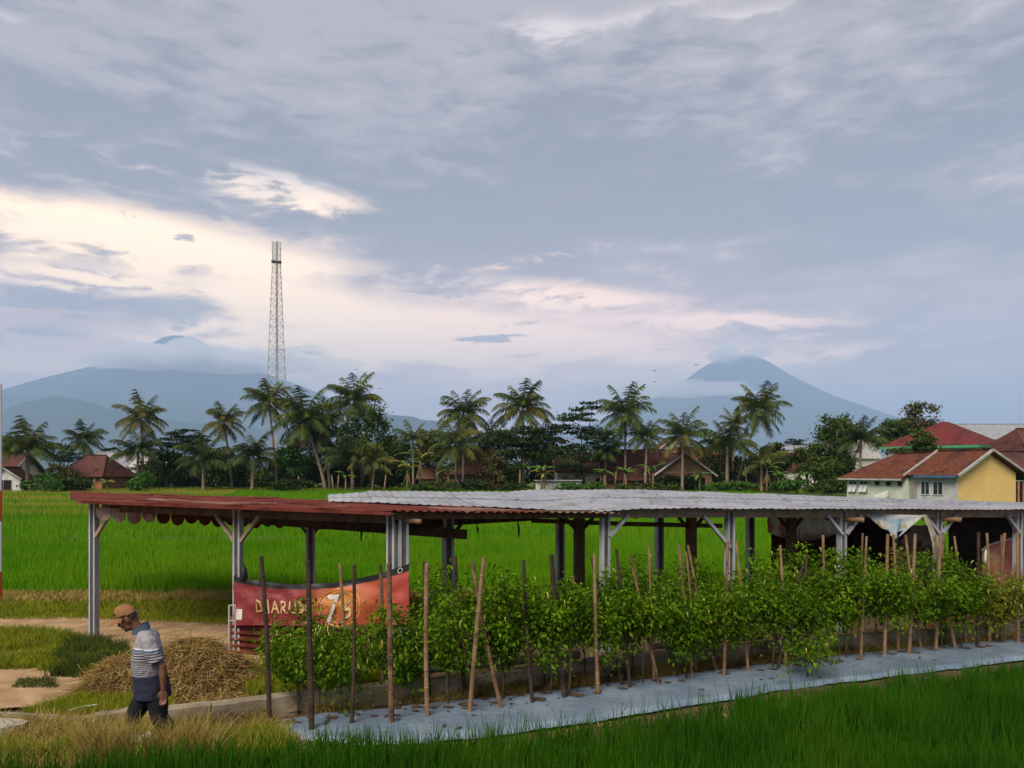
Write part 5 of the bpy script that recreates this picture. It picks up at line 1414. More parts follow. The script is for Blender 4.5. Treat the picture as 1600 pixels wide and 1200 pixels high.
# -- long tiled house with yellow gable at right
aV = Vector((-0.405, 0.914, 0)).normalized(); bV = Vector((aV.y, -aV.x, 0))
hA = thing("house", "long tiled roof house with bright yellow gable end", "house", HA)
def L3(s, t, z): p = aV * s + bV * t; return Vector((p.x, p.y, z))
GW = 7.7
mb = MB(); mb.add([L3(0, 0, 0), L3(0, GW, 0), L3(0, GW, 2.8), L3(0, GW / 2, 4.6), L3(0, 0, 2.8)], [(0, 1, 2, 3, 4)])
mb.build("gable_wall", m_yel_w, hA)
MB().bar(L3(-0.03, GW / 2, 0.02), L3(-0.03, GW / 2, 4.4), 0.05, 0.03).build("wall_joint", m_yel_w, hA)
mb = MB(); mb.add([L3(0, 0, 0), L3(4.67, 0, 0), L3(4.67, 0, 2.75), L3(0, 0, 2.75)], [(1, 0, 3, 2)]); mb.build("wall", m_grey_w, hA)
mb = MB(); mb.add([L3(4.67, -0.25, 0), L3(11.6, -0.25, 0), L3(11.6, -0.25, 2.35), L3(4.67, -0.25, 2.35)], [(1, 0, 3, 2)])
mb.add([L3(11.6, -0.25, 0), L3(11.6, GW, 0), L3(11.6, GW, 2.35), L3(11.6, -0.25, 2.35)], [(0, 1, 2, 3)])
mb.add([L3(4.67, -0.25, 0), L3(4.67, 0, 0), L3(4.67, 0, 2.35), L3(4.67, -0.25, 2.35)], [(0, 1, 2, 3)]); mb.build("wall", m_green_w, hA)
mb = MB(); mb.add([L3(0, GW, 0), L3(11.6, GW, 0), L3(11.6, GW, 2.6), L3(0, GW, 2.6)], [(0, 1, 2, 3)]); mb.build("wall", m_green_w, hA)
MB().box(L3(2.4, -0.02, 0.12), (4.5, 0.06, 0.24), math.atan2(aV.y, aV.x)).build("plinth", m_trim, hA)
# roof: right part with gable, left part hipped and a little lower
r1 = MB(); r1.slab([L3(-0.5, -0.55, 2.58), L3(4.8, -0.55, 2.58), L3(4.8, GW / 2, 4.78), L3(-0.5, GW / 2, 4.78)][::-1], 0.12)
r1.slab([L3(-0.5, GW / 2, 4.781), L3(4.8, GW / 2, 4.781), L3(4.8, GW + 1.9, 2.2), L3(-0.5, GW + 1.9, 2.2)][::-1], 0.12)
r1.build("roof", m_tile, hA)
r2 = MB(); r2.slab([L3(4.80, -0.8, 2.25), L3(12.3, -0.8, 2.25), L3(9.4, GW / 2, 4.62), L3(4.80, GW / 2, 4.70)][::-1], 0.12)
r2.slab([L3(12.3, -0.8, 2.251), L3(12.3, GW + 0.7, 2.25), L3(9.4, GW / 2, 4.625)][::-1], 0.12)
r2.slab([L3(12.3, GW + 0.7, 2.251), L3(4.8, GW + 0.7, 2.25), L3(4.8, GW / 2, 4.70), L3(9.4, GW / 2, 4.626)][::-1], 0.12)
r2.build("roof", m_tile, hA)
MB().bar(L3(-0.52, -0.62, 2.54), L3(-0.52, GW / 2, 4.80), 0.16, 0.20).build("bargeboard", m_trim, hA)
MB().bar(L3(-0.52, GW / 2, 4.80), L3(-0.52, GW + 1.95, 2.20), 0.16, 0.20).build("bargeboard", m_trim, hA)
MB().bar(L3(4.78, -0.72, 2.52), L3(4.78, GW / 2, 4.88), 0.16, 0.14).build("verge_ridge", m_trim, hA)
MB().bar(L3(-0.5, GW / 2, 4.84), L3(4.8, GW / 2, 4.84), 0.22, 0.14).build("ridge_cap", m_tile, hA)
MB().bar(L3(4.8, GW / 2, 4.76), L3(9.4, GW / 2, 4.68), 0.22, 0.14).build("ridge_cap", m_tile, hA)
MB().bar(L3(-0.3, -0.60, 2.46), L3(3.8, -0.60, 2.46), 0.05, 0.22).build("fascia", m_bluef, hA)
MB().bar(L3(4.9, -0.83, 2.15), L3(12.2, -0.83, 2.15), 0.05, 0.16).build("fascia", m_trim, hA)
for s in (9.0, 10.3): opening(hA, L3(s + 1.0, -0.27, 0.85), -aV, -bV, 0.95, 1.1, 'lou', 2)
for s in (5.2, 6.45, 7.7): opening(hA, L3(s + 0.55, -0.27, 1.55), -aV, -bV, 0.55, 0.42, 'vent')
opening(hA, L3(2.3, -0.02, 0.85), -aV, -bV, 0.95, 1.15, 'win', 2); opening(hA, L3(3.5, -0.02, 0.85), -aV, -bV, 0.85, 1.15, 'win', 2)
MB().box(L3(4.3, -0.06, 0.95), (0.75, 0.05, 1.9), math.atan2(aV.y, aV.x)).build("door", m_door, hA)
MB().box(L3(0.05, -0.06, 1.2), (0.18, 0.12, 2.4), math.atan2(aV.y, aV.x)).build("corner_pier", m_grey_w, hA)
# lean-to at the right of the gable with orange posts
MB().box(L3(0.8, GW + 0.9, 1.0), (1.5, 1.6, 2.0), math.atan2(aV.y, aV.x)).build("porch_shade_block", m_dark, hA)  # solid block coloured near-black as the shade under the lean-to
for k in (0.3, 1.0): MB().bar(L3(-0.05, GW + k, 0), L3(-0.05, GW + k, 2.0), 0.12, 0.10).build("porch_post", m_org_w, hA)
# a pale sheet leaning on the wall
pl = HA + L3(7.2, -0.3, 0)
setp(MB().bar(pl + L3(0, -0.45, 0.02), pl + L3(0.3, -0.08, 0.85), 1.6, 0.04, up=bV).build("leaning_board", m_white_w), "pale board leaning on the long house's green wall", "board")
# -- generic houses
def house(name, label, loc, rz, Lx, Wy, wh_, rh, mwall, mroof, hip=0.0, over=0.6, wins=(), cat="house"):
    """ridge along local x; hip = how far the ridge ends are pulled in"""
    r = thing(name, label, cat, loc, rz)
    a, b = Lx / 2, Wy / 2
    w = MB()
    w.add([(-a, -b, 0), (a, -b, 0), (a, b, 0), (-a, b, 0), (-a, -b, wh_), (a, -b, wh_), (a, b, wh_), (-a, b, wh_)], [(0, 1, 5, 4), (1, 2, 6, 5), (2, 3, 7, 6), (3, 0, 4, 7)])
    if hip == 0: w.add([(-a, -b, wh_), (-a, b, wh_), (-a, 0, rh - 0.15)], [(0, 2, 1)]); w.add([(a, -b, wh_), (a, b, wh_), (a, 0, rh - 0.15)], [(0, 1, 2)])
    w.build("wall", mwall, r)
    o = over; ze = wh_ - o * (rh - wh_) / (b + o); q = MB(); xh = a + o - hip if hip else a + o
    q.slab([(-a - o, -b - o, ze), (a + o, -b - o, ze), (xh, 0, rh), (-xh, 0, rh)], 0.12)
    q.slab([(a + o, b + o, ze), (-a - o, b + o, ze), (-xh, 0, rh + .002), (xh, 0, rh + .002)], 0.12)
    if hip:
        q.slab([(a + o, -b - o, ze + .003), (a + o, b + o, ze + .003), (xh, 0, rh + .004)], 0.12); q.slab([(-a - o, b + o, ze + .003), (-a - o, -b - o, ze + .003), (-xh, 0, rh + .004)], 0.12)
    q.build("roof", mroof, r)
    MB().bar((-xh, 0, rh + 0.06), (xh, 0, rh + 0.06), 0.24, 0.14).build("ridge_cap", mroof, r)
    if hip == 0:
        for s in (-1, 1):
            for t in (-1, 1): MB().bar((s * (a + o + 0.03), t * (b + o), ze), (s * (a + o + 0.03), 0, rh), 0.07, 0.22).build("bargeboard", m_trim, r)
    else:
        for s in (-1, 1): MB().bar((s * (a + o), -b - o, ze + 0.06), (s * xh, 0, rh + 0.06), 0.2, 0.1).build("hip_cap", m_tiled if mroof is m_tiled else m_trim, r)
    for side, pos, z, ww, hh_, kind in wins:
        if side == 'f': opening(r, (pos, -b - 0.01, z), (1, 0, 0), (0, -1, 0), ww, hh_, kind, 2)
        if side == 'r': opening(r, (a + 0.01, pos, z), (0, 1, 0), (1, 0, 0), ww, hh_, kind, 2)
        if side == 'l': opening(r, (-a - 0.01, pos, z), (0, -1, 0), (-1, 0, 0), ww, hh_, kind, 2)
    return r
def at0(px, Y): p = P(px, 740, Y); p.z = 0; return p
house("house", "orange walled house with brown red hipped roof at left", at0(151, 112), math.radians(-14), 7.2, 6.0, 2.6, 5.2, m_org_w, m_tiled, 2.6, 0.7, [('f', -2.9, 1.0, 1.3, 0.6, 'win'), ('f', 1.2, 1.0, 0.8, 1.0, 'win')])
house("house", "dark red roofed house cut off at the picture's left edge", at0(-8, 112), 0, 9, 7, 2.9, 5.6, m_cream_w, m_tiled, 0, 0.7, [('f', 0.5, 0.2, 1.6, 1.9, 'win'), ('f', 2.9, 0.4, 0.9, 1.5, 'win')])
house("porch", "small white gabled porch before the house at left edge", at0(18, 105), math.radians(90), 3.0, 4.4, 2.0, 3.4, m_white_w, m_tiled, 0, 0.4, [('l', 1.2, 0.2, 2.2, 1.5, 'vent')], cat="porch")
house("house", "house with pale metal roof behind the yellow green palm", at0(196, 128), math.radians(10), 8, 6, 3.6, 6.0, m_white_w, m_white, 0, 0.5)
house("house", "house with pale roof edge right of the metal roofed one", at0(246, 126), math.radians(-8), 6, 5, 3.8, 5.4, m_white_w, m_trim, 0, 0.5)
house("house", "red tiled middle house left of the olive bush tree", at0(742, 116), math.radians(4), 7.5, 7, 3.0, 6.6, m_bamw, m_tiled, 2.2, 0.7, [('f', -2.6, 0.9, 1.0, 1.0, 'win')])
house("shed_house", "low brown roofed shed left of the middle house", at0(690, 116), 0, 6, 4, 2.0, 3.4, m_bamw, m_bamw, 0, 0.4, cat="shed")
house("house", "dark roofed house behind the open branched tree", at0(915, 116), math.radians(3), 9, 7, 3.1, 5.4, m_cream_w, m_tiled, 0, 0.6, [('f', -4.0, 0.3, 0.9, 1.9, 'door'), ('f', 1.0, 0.9, 1.0, 1.0, 'win')])
house("house", "wide maroon tiled house left of the gabled hut", at0(993, 113), math.radians(2), 10, 7, 2.2, 6.0, m_bamw, m_tiled, 0, 0.7, [('f', -3.0, 0.7, 1.0, 1.0, 'win'), ('f', 1.5, 0.7, 1.0, 1.0, 'win')])
hg = house("hut", "gabled hut with woven bamboo gable facing the paddy", at0(1060, 109), math.radians(90), 7.5, 7.6, 2.6, 5.4, m_bamw, m_tiled, 0, 0.6, [('l', 2.9, 0.1, 5.8, 1.9, 'vent')], cat="hut")
MB().bar((-3.82, -3.4, 2.75), (-3.82, 3.4, 2.75), 0.05, 0.12).build("gable_batten", m_palewood, hg)
MB().bar((-3.82, 0, 2.8), (-3.82, 0, 5.0), 0.05, 0.1).build("gable_batten", m_palewood, hg)
hw = house("house", "taller house with stained white gable wall behind the hut", at0(1046, 128), math.radians(90), 8, 7.5, 5.5, 8.4, m_white_w, m_tiled, 0, 0.4)
house("house", "red roofed house with white wall right of the hut", at0(1098, 122), math.radians(-12), 8, 6, 3.6, 6.6, m_white_w, m_tile, 0, 0.5, [('f', 1.0, 1.2, 1.0, 1.0, 'win')])
lw = thing("garden_wall", "low stained whitewashed wall left of the open branched tree", "wall", at0(872, 106))
MB().box((0, 0, 0.75), (6.2, 0.2, 1.5)).build("wall", m_white_w, lw); MB().box((0, 0.2, 1.62), (6.6, 1.4, 0.10)).build("roof_sheet", m_trim, lw)
mb = MB()
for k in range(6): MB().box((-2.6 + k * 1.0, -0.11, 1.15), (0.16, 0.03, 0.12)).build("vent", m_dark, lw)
pb_ = house("building", "pale grey building among the trees left of the tiled house", at0(1326, 112), math.radians(25), 5.5, 6, 5.0, 8.6, m_white_w, m_trim, 0, 0.3, [('f', -1.0, 2.4, 1.0, 1.2, 'win')], cat="building")
house("house", "pale walled house glimpsed left of the bushy trees", at0(1250, 124), math.radians(-20), 8, 5, 3.2, 5.8, m_white_w, m_tiled, 0, 0.4)
house("building", "flat white building edge behind the acacia at right", at0(1236, 150), 0, 7, 5, 7.0, 7.8, m_white_w, m_white, 0, 0.2, cat="building")
# -- two storey building with crimson hipped roof
bl = thing("school_building", "two storey building with big crimson hipped roof and green fascia", "building", P(1478, 735, 112) * 1.0, math.radians(42))
bl.location.z = 0
a, b, ze, zr, o = 6.4, 5.6, 6.75, 10.1, 0.9
mb = MB(); mb.add([(-a, -b, 0), (a, -b, 0), (a, b, 0), (-a, b, 0), (-a, -b, ze), (a, -b, ze), (a, b, ze), (-a, b, ze)], [(0, 1, 5, 4), (1, 2, 6, 5), (2, 3, 7, 6), (3, 0, 4, 7)]); mb.build("wall", m_cream_w, bl)
q = MB(); xr = 1.4
q.slab([(-a - o, -b - o, ze - .3), (a + o, -b - o, ze - .3), (xr, 0, zr), (-xr, 0, zr)], 0.12); q.slab([(a + o, b + o, ze - .3), (-a - o, b + o, ze - .3), (-xr, 0, zr + .002), (xr, 0, zr + .002)], 0.12)
q.slab([(a + o, -b - o, ze - .297), (a + o, b + o, ze - .297), (xr, 0, zr + .004)], 0.12); q.slab([(-a - o, b + o, ze - .297), (-a - o, -b - o, ze - .297), (-xr, 0, zr + .004)], 0.12)
q.build("roof", m_tiler, bl)
for (x0, y0, x1, y1) in ((-a - o, -b - o, a + o, -b - o), (a + o, -b - o, a + o, b + o), (-a - o, -b - o, -a - o, b + o)):
    MB().bar((x0, y0, ze - 0.5), (x1, y1, ze - 0.5), 0.08, 0.34).build("fascia", m_greenf, bl)
for k in range(5):
    x = -a + 0.4 + k * (2 * a - 0.8) / 4
    MB().box((x, -b - 0.5, ze / 2 - 0.3), (0.28, 0.28, ze - 0.5)).build("pillar", m_greenf if k % 2 else m_frame, bl)
    y = -b + 0.4 + k * (2 * b - 0.8) / 4
    MB().box((a + 0.5, y, ze / 2 - 0.3), (0.28, 0.28, ze - 0.5)).build("pillar", m_frame, bl)
for k in range(4):
    opening(bl, (-a + 1.0 + k * 3.0, -b - 0.01, 4.2), (1, 0, 0), (0, -1, 0), 1.5, 1.2, 'win', 3); opening(bl, (a + 0.01, -b + 0.8 + k * 2.6, 4.2), (0, 1, 0), (1, 0, 0), 1.4, 1.2, 'win', 3)
hr = house("house", "dark roofed building at the right edge with green fascia", at0(1640, 104), math.radians(6), 13, 8, 6.0, 8.6, m_cream_w, m_tiled, 2.5, 0.9, [('f', -5.6, 3.6, 1.6, 1.5, 'win'), ('f', -3.2, 3.6, 1.6, 1.5, 'win')], cat="building")
MB().bar((-7.3, -4.95, 5.35), (7.3, -4.95, 5.35), 0.08, 0.4).build("fascia", m_greenf, hr)
for k in range(4): MB().box((-6.3 + k * 1.5, -4.6, 2.6), (0.3, 0.3, 5.2)).build("pillar", m_frame, hr)
house("house", "maroon tiled lower roof behind the yellow gable at right edge", at0(1592, 84), math.radians(24), 9, 7, 2.9, 5.0, m_grey_w, m_tiled, 0, 0.7)
house("hall", "big hall with pale metal roof behind the crimson roof", at0(1580, 150), math.radians(0), 26, 14, 9.0, 12.0, m_white_w, m_white, 0, 0.5, cat="hall")
# -- lattice tower
tw = thing("lattice_tower", "tall thin steel lattice telecom tower above the palms", "tower", at0(432, 165))
m_tow = M("galvanised_tower_steel", (0.30, 0.28, 0.27), (0.38, 0.36, 0.35), 2, 0.6, 0.4)
TH = 3 + (735 - 378) / F * 165 * 1.0; kk = 165 / F
def tw_w(z): return float(np.interp(z, [0, 20.6, 46.5, TH + 1], [36 * kk, 25 * kk, 11.5 * kk, 11.0 * kk]))
def leg_pt(i, z):
    t = math.radians(20) + i * PI / 2; r = tw_w(z) / 2 * 1.12
    return Vector((math.cos(t) * r, math.sin(t) * r, z))
zs = [0]
while zs[-1] < TH - 1.0: zs.append(min(TH, zs[-1] + max(1.0, tw_w(zs[-1]) * 0.62)))
zs[-1] = TH
for i in range(4):
    MB().tube([leg_pt(i, z) for z in zs], 0.075, 5).build("leg", m_tow, tw)
for j, (z0_, z1_) in enumerate(zip(zs, zs[1:])):
    mb = MB()
    for i in range(4):
        p0, p1 = leg_pt(i, z0_), leg_pt((i + 1) % 4, z1_)
        if j % 2: p0, p1 = leg_pt((i + 1) % 4, z0_), leg_pt(i, z1_)
        mb.bar(p0, p1, 0.06, 0.06); mb.bar(leg_pt(i, z1_), leg_pt((i + 1) % 4, z1_), 0.05, 0.05)
    mb.build("bracing", m_tow, tw)
MB().tube([(0.25, 0.1, 0), (0.12, 0.05, TH)], 0.13, 5).build("cable_ladder", m_tow, tw)
zp = 3 + (735 - 409) / F * 165
mb = MB(); mb.box((0, 0, zp), (2.1, 2.1, 0.16), 0.3); mb.build("platform", m_tow, tw)
for k in range(2): MB().box((-0.5 + k * 0.25, -0.6, TH - 2.2), (0.28, 0.2, 3.6), 0.3).build("panel_antenna", m_frame, tw)
for k, z in enumerate((zp - 8.0, zp - 11.5)): MB().bar((-1.6, 0, z), (1.4, 0, z), 0.06, 0.06).build("outrigger", m_tow, tw)
# thin mast and pigeons on the far hall roof
mp = at0(1588, 150); setp(MB().tube([mp + Vector((0, -1, 11)), mp + Vector((0, -1, 18.0))], 0.05, 5).build("radio_mast", m_tow), "thin radio mast above the far metal roof", "mast")
# ---- red and white pole at the left edge
pp = G(-1, 941); root = thing("striped_pole", "red and white striped pole at the left picture edge", "pole", pp)
m_pr = M("red_paint", (0.45, 0.05, 0.03), None, rough=0.5); m_pw = M("white_paint", (0.70, 0.70, 0.70), None, rough=0.5)
zt = [0.0, P(0, 893, pp.y).z, P(0, 815, pp.y).z, P(0, 766, pp.y).z, P(0, 690, pp.y).z, P(0, 600, pp.y).z]
zt[0] = -0.02
for i in range(5):
    MB().tube([(0, 0, zt[i]), (0, 0, zt[i + 1])], 0.05, 10).build("band", m_pr if i in (0, 2) else m_pw, root)
# ---- birds in the air
m_bird = M("dark_bird", (0.03, 0.03, 0.035), None, rough=0.8)
for px, py, s, lab in ((1023, 580, 1.0, "upper of two small birds flying left of the pointed volcano"), (1023, 597, 0.8, "lower of two small birds flying left of the pointed volcano"), (1088, 571, 1.0, "small bird flying beside the volcano's left slope"), (1215, 601, 0.7, "small bird flying before the volcano's right slope"), (593, 608, 0.9, "small bird flying right of the tall palm crown"), (557, 578, 0.8, "small bird flying above the tall palm crown")):
    p = P(px, py, 90); o = MB()
    o.tube([(-.13 * s, 0, 0), (-.05 * s, 0, .02), (.07 * s, 0, .02), (.16 * s, 0, .01)], [.008, .035 * s, .03 * s, .006], 6)
    for sg in (-1, 1): o.add([(-.05 * s, 0, .02), (.06 * s, 0, .02), (.08 * s, sg * .16 * s, .12 * s), (-.01, sg * .30 * s, .07 * s), (-.05 * s, sg * .15 * s, .11 * s)], [(0, 1, 2, 3, 4)])
    ob_ = o.build("bird", m_bird); ob_.location = p; ob_.rotation_euler = (0, 0, random.uniform(0, 6))
    setp(ob_, lab, "bird", "birds in the sky")
# ================================================================== THE WALKING MAN
def loft(rings, n=20, cap=True):
    """rings: (centre, axis u, axis v, ru, rv)"""
    V = []; Fq = []
    for c, u, v, ru, rv in rings:
        c, u, v = Vector(c), Vector(u), Vector(v)
        for k in range(n):
            t = 2 * PI * k / n
            V.append(tuple(c + u * (ru * math.cos(t)) + v * (rv * math.sin(t))))
    m = len(rings)
    for i in range(m - 1):
        for k in range(n): Fq.append((i * n + k, i * n + (k + 1) % n, (i + 1) * n + (k + 1) % n, (i + 1) * n + k))
    if cap: Fq += [tuple(range(n - 1, -1, -1)), tuple((m - 1) * n + k for k in range(n))]
    return V, Fq
def limb(pts, rad, n=14, fl=1.0):
    out = []
    pts = [Vector(p) for p in pts]; k = len(pts); ref = Vector((1, 0, 0))
    for i, p in enumerate(pts):
        d = (pts[min(i + 1, k - 1)] - pts[max(i - 1, 0)]).normalized()
        a = (ref - d * ref.dot(d)).normalized(); b = d.cross(a)
        out.append((p, a, b, rad[i], rad[i] * fl))
    return loft(out, n)
def fuse(name, shells, voxel, mat, parent, smooth_it=6, fac=0.5):
    """one continuous skin over overlapping shells"""
    mb = MB()
    for V, Fq in shells: mb.add(V, Fq)
    ob_ = link("tmp", mb.mesh("tmp"))
    r = ob_.modifiers.new("r", 'REMESH'); r.mode = 'VOXEL'; r.voxel_size = voxel
    s = ob_.modifiers.new("s", 'SMOOTH'); s.factor = fac; s.iterations = smooth_it
    dg = bpy.context.evaluated_depsgraph_get(); dg.update()
    me = bpy.data.meshes.new_from_object(ob_.evaluated_get(dg)); me.name = name
    bpy.data.objects.remove(ob_)
    me.materials.clear(); me.materials.append(mat)
    me.polygons.foreach_set("use_smooth", [True] * len(me.polygons))
    return link(name, me, None, parent)
def ell(c, r, nu=16, nv=12, tilt=0.0):
    c = Vector(c); R = Matrix.Rotation(tilt, 3, 'Y'); rings = []
    for j in range(nv + 1):
        ph = -PI / 2 + PI * (0.02 + 0.96 * j / nv)
        rings.append((c + R @ Vector((0, 0, math.sin(ph) * r[2])), R @ Vector((1, 0, 0)), R @ Vector((0, 1, 0)), math.cos(ph) * r[0], math.cos(ph) * r[1]))
    return loft(rings, nu)
pb0 = G(242, 1186)
man = thing("person", "man in striped polo shirt, cap and black trousers walking left with head bowed", "person", pb0, math.atan2(-0.30, -0.95))
# local frame: +x ahead, +y his left (towards the camera), z up
m_skin = M("brown_skin", (0.125, 0.050, 0.027), (0.165, 0.070, 0.038), 14, 0.55, 0.35)
shells = []
hc = Vector((0.175, 0, 1.475)); TL = 0.42      # bowed head
shells.append(ell(hc + Vector((-0.012, 0, 0.02)), (0.098, 0.076, 0.108), tilt=TL))
RH = Matrix.Rotation(TL, 3, 'Y')
def hp(x, y, z): return hc + RH @ Vector((x, y, z))
shells.append(ell(hp(0.030, 0, -0.065), (0.062, 0.055, 0.058), tilt=TL))            # jaw
shells.append(ell(hp(0.066, 0, -0.098), (0.024, 0.026, 0.020), 10, 8, TL))           # chin
shells.append(limb([hp(0.088, 0, 0.018), hp(0.103, 0, -0.012), hp(0.108, 0, -0.030), hp(0.090, 0, -0.040)], [0.009, 0.013, 0.017, 0.012], 8))   # nose
shells.append(limb([hp(0.088, -0.028, -0.066), hp(0.096, 0, -0.063), hp(0.088, 0.028, -0.066)], [0.006, 0.010, 0.006], 8))                        # lips
shells.append(limb([hp(0.080, -0.034, 0.026), hp(0.092, 0, 0.030), hp(0.080, 0.034, 0.026)], [0.008, 0.012, 0.008], 8))                            # brow
for s in (-1, 1):
    shells.append(ell(hp(-0.012, s * 0.078, -0.012), (0.020, 0.010, 0.032), 10, 8, TL))   # ears
    shells.append(ell(hp(0.062, s * 0.044, -0.030), (0.026, 0.022, 0.024), 10, 8, TL))    # cheeks
shells.append(limb([(0.115, 0, 1.43), (0.075, 0, 1.36), (0.035, 0, 1.28)], [0.056, 0.058, 0.066], 14))    # neck
def arm(s, sh, el_, wr, hand_dir):
    sh, el_, wr = Vector(sh), Vector(el_), Vector(wr)
    shells.append(limb([sh, sh.lerp(el_, 0.5), el_, el_.lerp(wr, 0.3), el_.lerp(wr, 0.7), wr], [0.052, 0.048, 0.040, 0.042, 0.033, 0.026], 14))
    d = Vector(hand_dir).normalized(); fx = Vector((1, 0, 0)); fx = (fx - d * fx.dot(d)).normalized(); side = d.cross(fx)
    palm_ = wr + d * 0.045
    shells.append(loft([(wr + d * 0.0, fx, side, 0.026, 0.018), (wr + d * 0.03, fx, side, 0.036, 0.017), (wr + d * 0.065, fx, side, 0.041, 0.016), (wr + d * 0.088, fx, side, 0.039, 0.013)], 12))
    for k, (off, ln) in enumerate(((0.029, 0.070), (0.010, 0.080), (-0.010, 0.074), (-0.029, 0.058))):
        b = wr + d * 0.082 + fx * off; inw = side * (-s) * 0
        cur = -side * s
        shells.append(limb([b, b + d * ln * 0.45 + cur * 0.006, b + d * ln * 0.78 + cur * 0.022, b + d * ln * 0.92 + cur * 0.038], [0.0095, 0.009, 0.008, 0.0065], 8))
    b = wr + d * 0.028 + fx * 0.030
    shells.append(limb([b, b + d * 0.028 + fx * 0.020, b + d * 0.058 + fx * 0.024 - side * s * 0.010], [0.012, 0.011, 0.008], 8))
arm(1, (-0.02, 0.185, 1.265), (-0.145, 0.245, 1.005), (-0.125, 0.250, 0.775), (0.10, 0.0, -1))
arm(-1, (0.00, -0.185, 1.265), (0.02, -0.245, 1.01), (0.13, -0.235, 0.81), (0.30, 0, -1))
# shins and feet below the trousers
for s, kx, ax_, az_ in ((1, -0.06, -0.29, 0.10), (-1, 0.22, 0.32, 0.07)):
    shells.append(limb([(kx, s * 0.10, 0.42), (kx * 0.4 + ax_ * 0.6, s * 0.10, 0.26), (ax_, s * 0.10, az_)], [0.05, 0.048, 0.036], 12))
    shells.append(limb([(ax_ - 0.05, s * 0.10, 0.045), (ax_ + 0.03, s * 0.10, 0.045), (ax_ + 0.13, s * 0.105, 0.03), (ax_ + 0.19, s * 0.105, 0.022)], [0.04, 0.044, 0.036, 0.018], 12, 0.9))
# a torso core joins head, arms and legs under the clothes
Xa, Ya = Vector((1, 0, 0)), Vector((0, 1, 0))
shells.append(loft([((0, 0, 0.78), Xa, Ya, 0.09, 0.12), ((0.01, 0, 1.0), Xa, Ya, 0.10, 0.13), ((0.02, 0, 1.2), Xa, Ya, 0.10, 0.16), ((0.03, 0, 1.30), Xa, Ya, 0.06, 0.10)], 18))
for s, kx in ((1, -0.06), (-1, 0.22)):
    shells.append(limb([(0, s * 0.08, 0.82), (kx * 0.6, s * 0.10, 0.6), (kx, s * 0.10, 0.42)], [0.08, 0.07, 0.052], 14))
body = fuse("body", shells, 0.0065, m_skin, man, 3, 0.45)
# eyes
m_eye = M("dark_eye", (0.015, 0.010, 0.008), None, rough=0.2, spec=0.6)
for s in (-1, 1):
    V, Fq = ell(hp(0.084, s * 0.032, 0.006), (0.009, 0.014, 0.007), 8, 6, TL); MB().add(V, Fq).build("eye", m_eye, body, True)
m_hair = M("hair_with_ear_shade", (0.022, 0.018, 0.016), (0.05, 0.045, 0.04), 60, 0.8)  # hair colour darkened to stand for the shadow by the ear
V, Fq = ell(hp(-0.045, 0, 0.010), (0.072, 0.079, 0.062), 18, 10, TL); MB().add(V, Fq).build("hair", m_hair, man, True)
# striped polo shirt
ms = bpy.data.materials.new("striped_polo"); ms.use_nodes = True
X.tree = ms.node_tree; N, L = ms.node_tree.nodes, ms.node_tree.links
tc = N.new('ShaderNodeTexCoord'); sp = N.new('ShaderNodeSeparateXYZ'); L.new(tc.outputs['Object'], sp.inputs[0])
sx_, sy_, sz_ = (X(sp.outputs[i]) for i in range(3))
zw = sz_ + sx_ * 0.04 + (x_noise(tc.outputs['Object'], 9.0, 3) - 0.5) * 0.012
grey_ = x_mix(x_noise(tc.outputs['Object'], 40, 3), (0.24, 0.22, 0.23), (0.29, 0.27, 0.28))
st1 = x_step(X.m('FRACT', zw * 36.0), 0.46, 0.54)
col = x_mix(st1, (0.025, 0.035, 0.06), (0.34, 0.32, 0.32))
fine = x_mix(x_step(X.m('FRACT', zw * 52.0), 0.42, 0.55), (0.07, 0.07, 0.10), (0.30, 0.265, 0.28))
col = x_mix(x_step(zw, 1.055, 1.045), col, fine)
col = x_mix(x_step(zw, 1.158, 1.164), col, (0.07, 0.10, 0.16)); col = x_mix(x_step(zw, 1.182, 1.186), col, (0.55, 0.53, 0.53))
col = x_mix(x_step(zw, 1.196, 1.200), col, grey_)
col = x_mix(x_step(zw, 0.905, 0.900), col, (0.010, 0.012, 0.032))
L.new(col.v, N['Principled BSDF'].inputs['Base Color']); N['Principled BSDF'].inputs['Roughness'].default_value = 0.9
bp2 = N.new('ShaderNodeBump'); bp2.inputs['Distance'].default_value = 0.05; L.new(x_noise(tc.outputs['Object'], 7.0, 4).v, bp2.inputs['Height']); L.new(bp2.outputs[0], N['Principled BSDF'].inputs['Normal'])
sh = []
sh.append(loft([((0.025, 0, 0.655), Xa, Ya, 0.195, 0.215), ((0.025, 0, 0.72), Xa, Ya, 0.190, 0.212), ((0.022, 0, 0.84), Xa, Ya, 0.178, 0.205), ((0.030, 0, 0.94), Xa, Ya, 0.175, 0.200), ((0.030, 0, 1.04), Xa, Ya, 0.165, 0.198),
                ((0.015, 0, 1.15), Xa, Ya, 0.148, 0.208), ((0.0, 0, 1.24), Xa, Ya, 0.125, 0.205), ((0.005, 0, 1.30), Xa, Ya, 0.100, 0.165), ((0.025, 0, 1.345), Xa, Ya, 0.075, 0.090), ((0.05, 0, 1.375), Xa, Ya, 0.062, 0.066)], 26))
for s, ex in ((1, -0.11), (-1, 0.02)):
    sh.append(limb([(0.0, s * 0.13, 1.295), (-0.02 + ex * .2, s * 0.195, 1.25), (ex * 0.55, s * 0.226, 1.15), (ex * 0.9, s * 0.245, 1.055)], [0.075, 0.085, 0.083, 0.082], 16))
fuse("shirt", sh, 0.009, ms, man, 4, 0.5)
m_col = M("blue_grey_collar", (0.045, 0.065, 0.11), (0.06, 0.085, 0.14), 12, 0.9)
V = []
n = 20
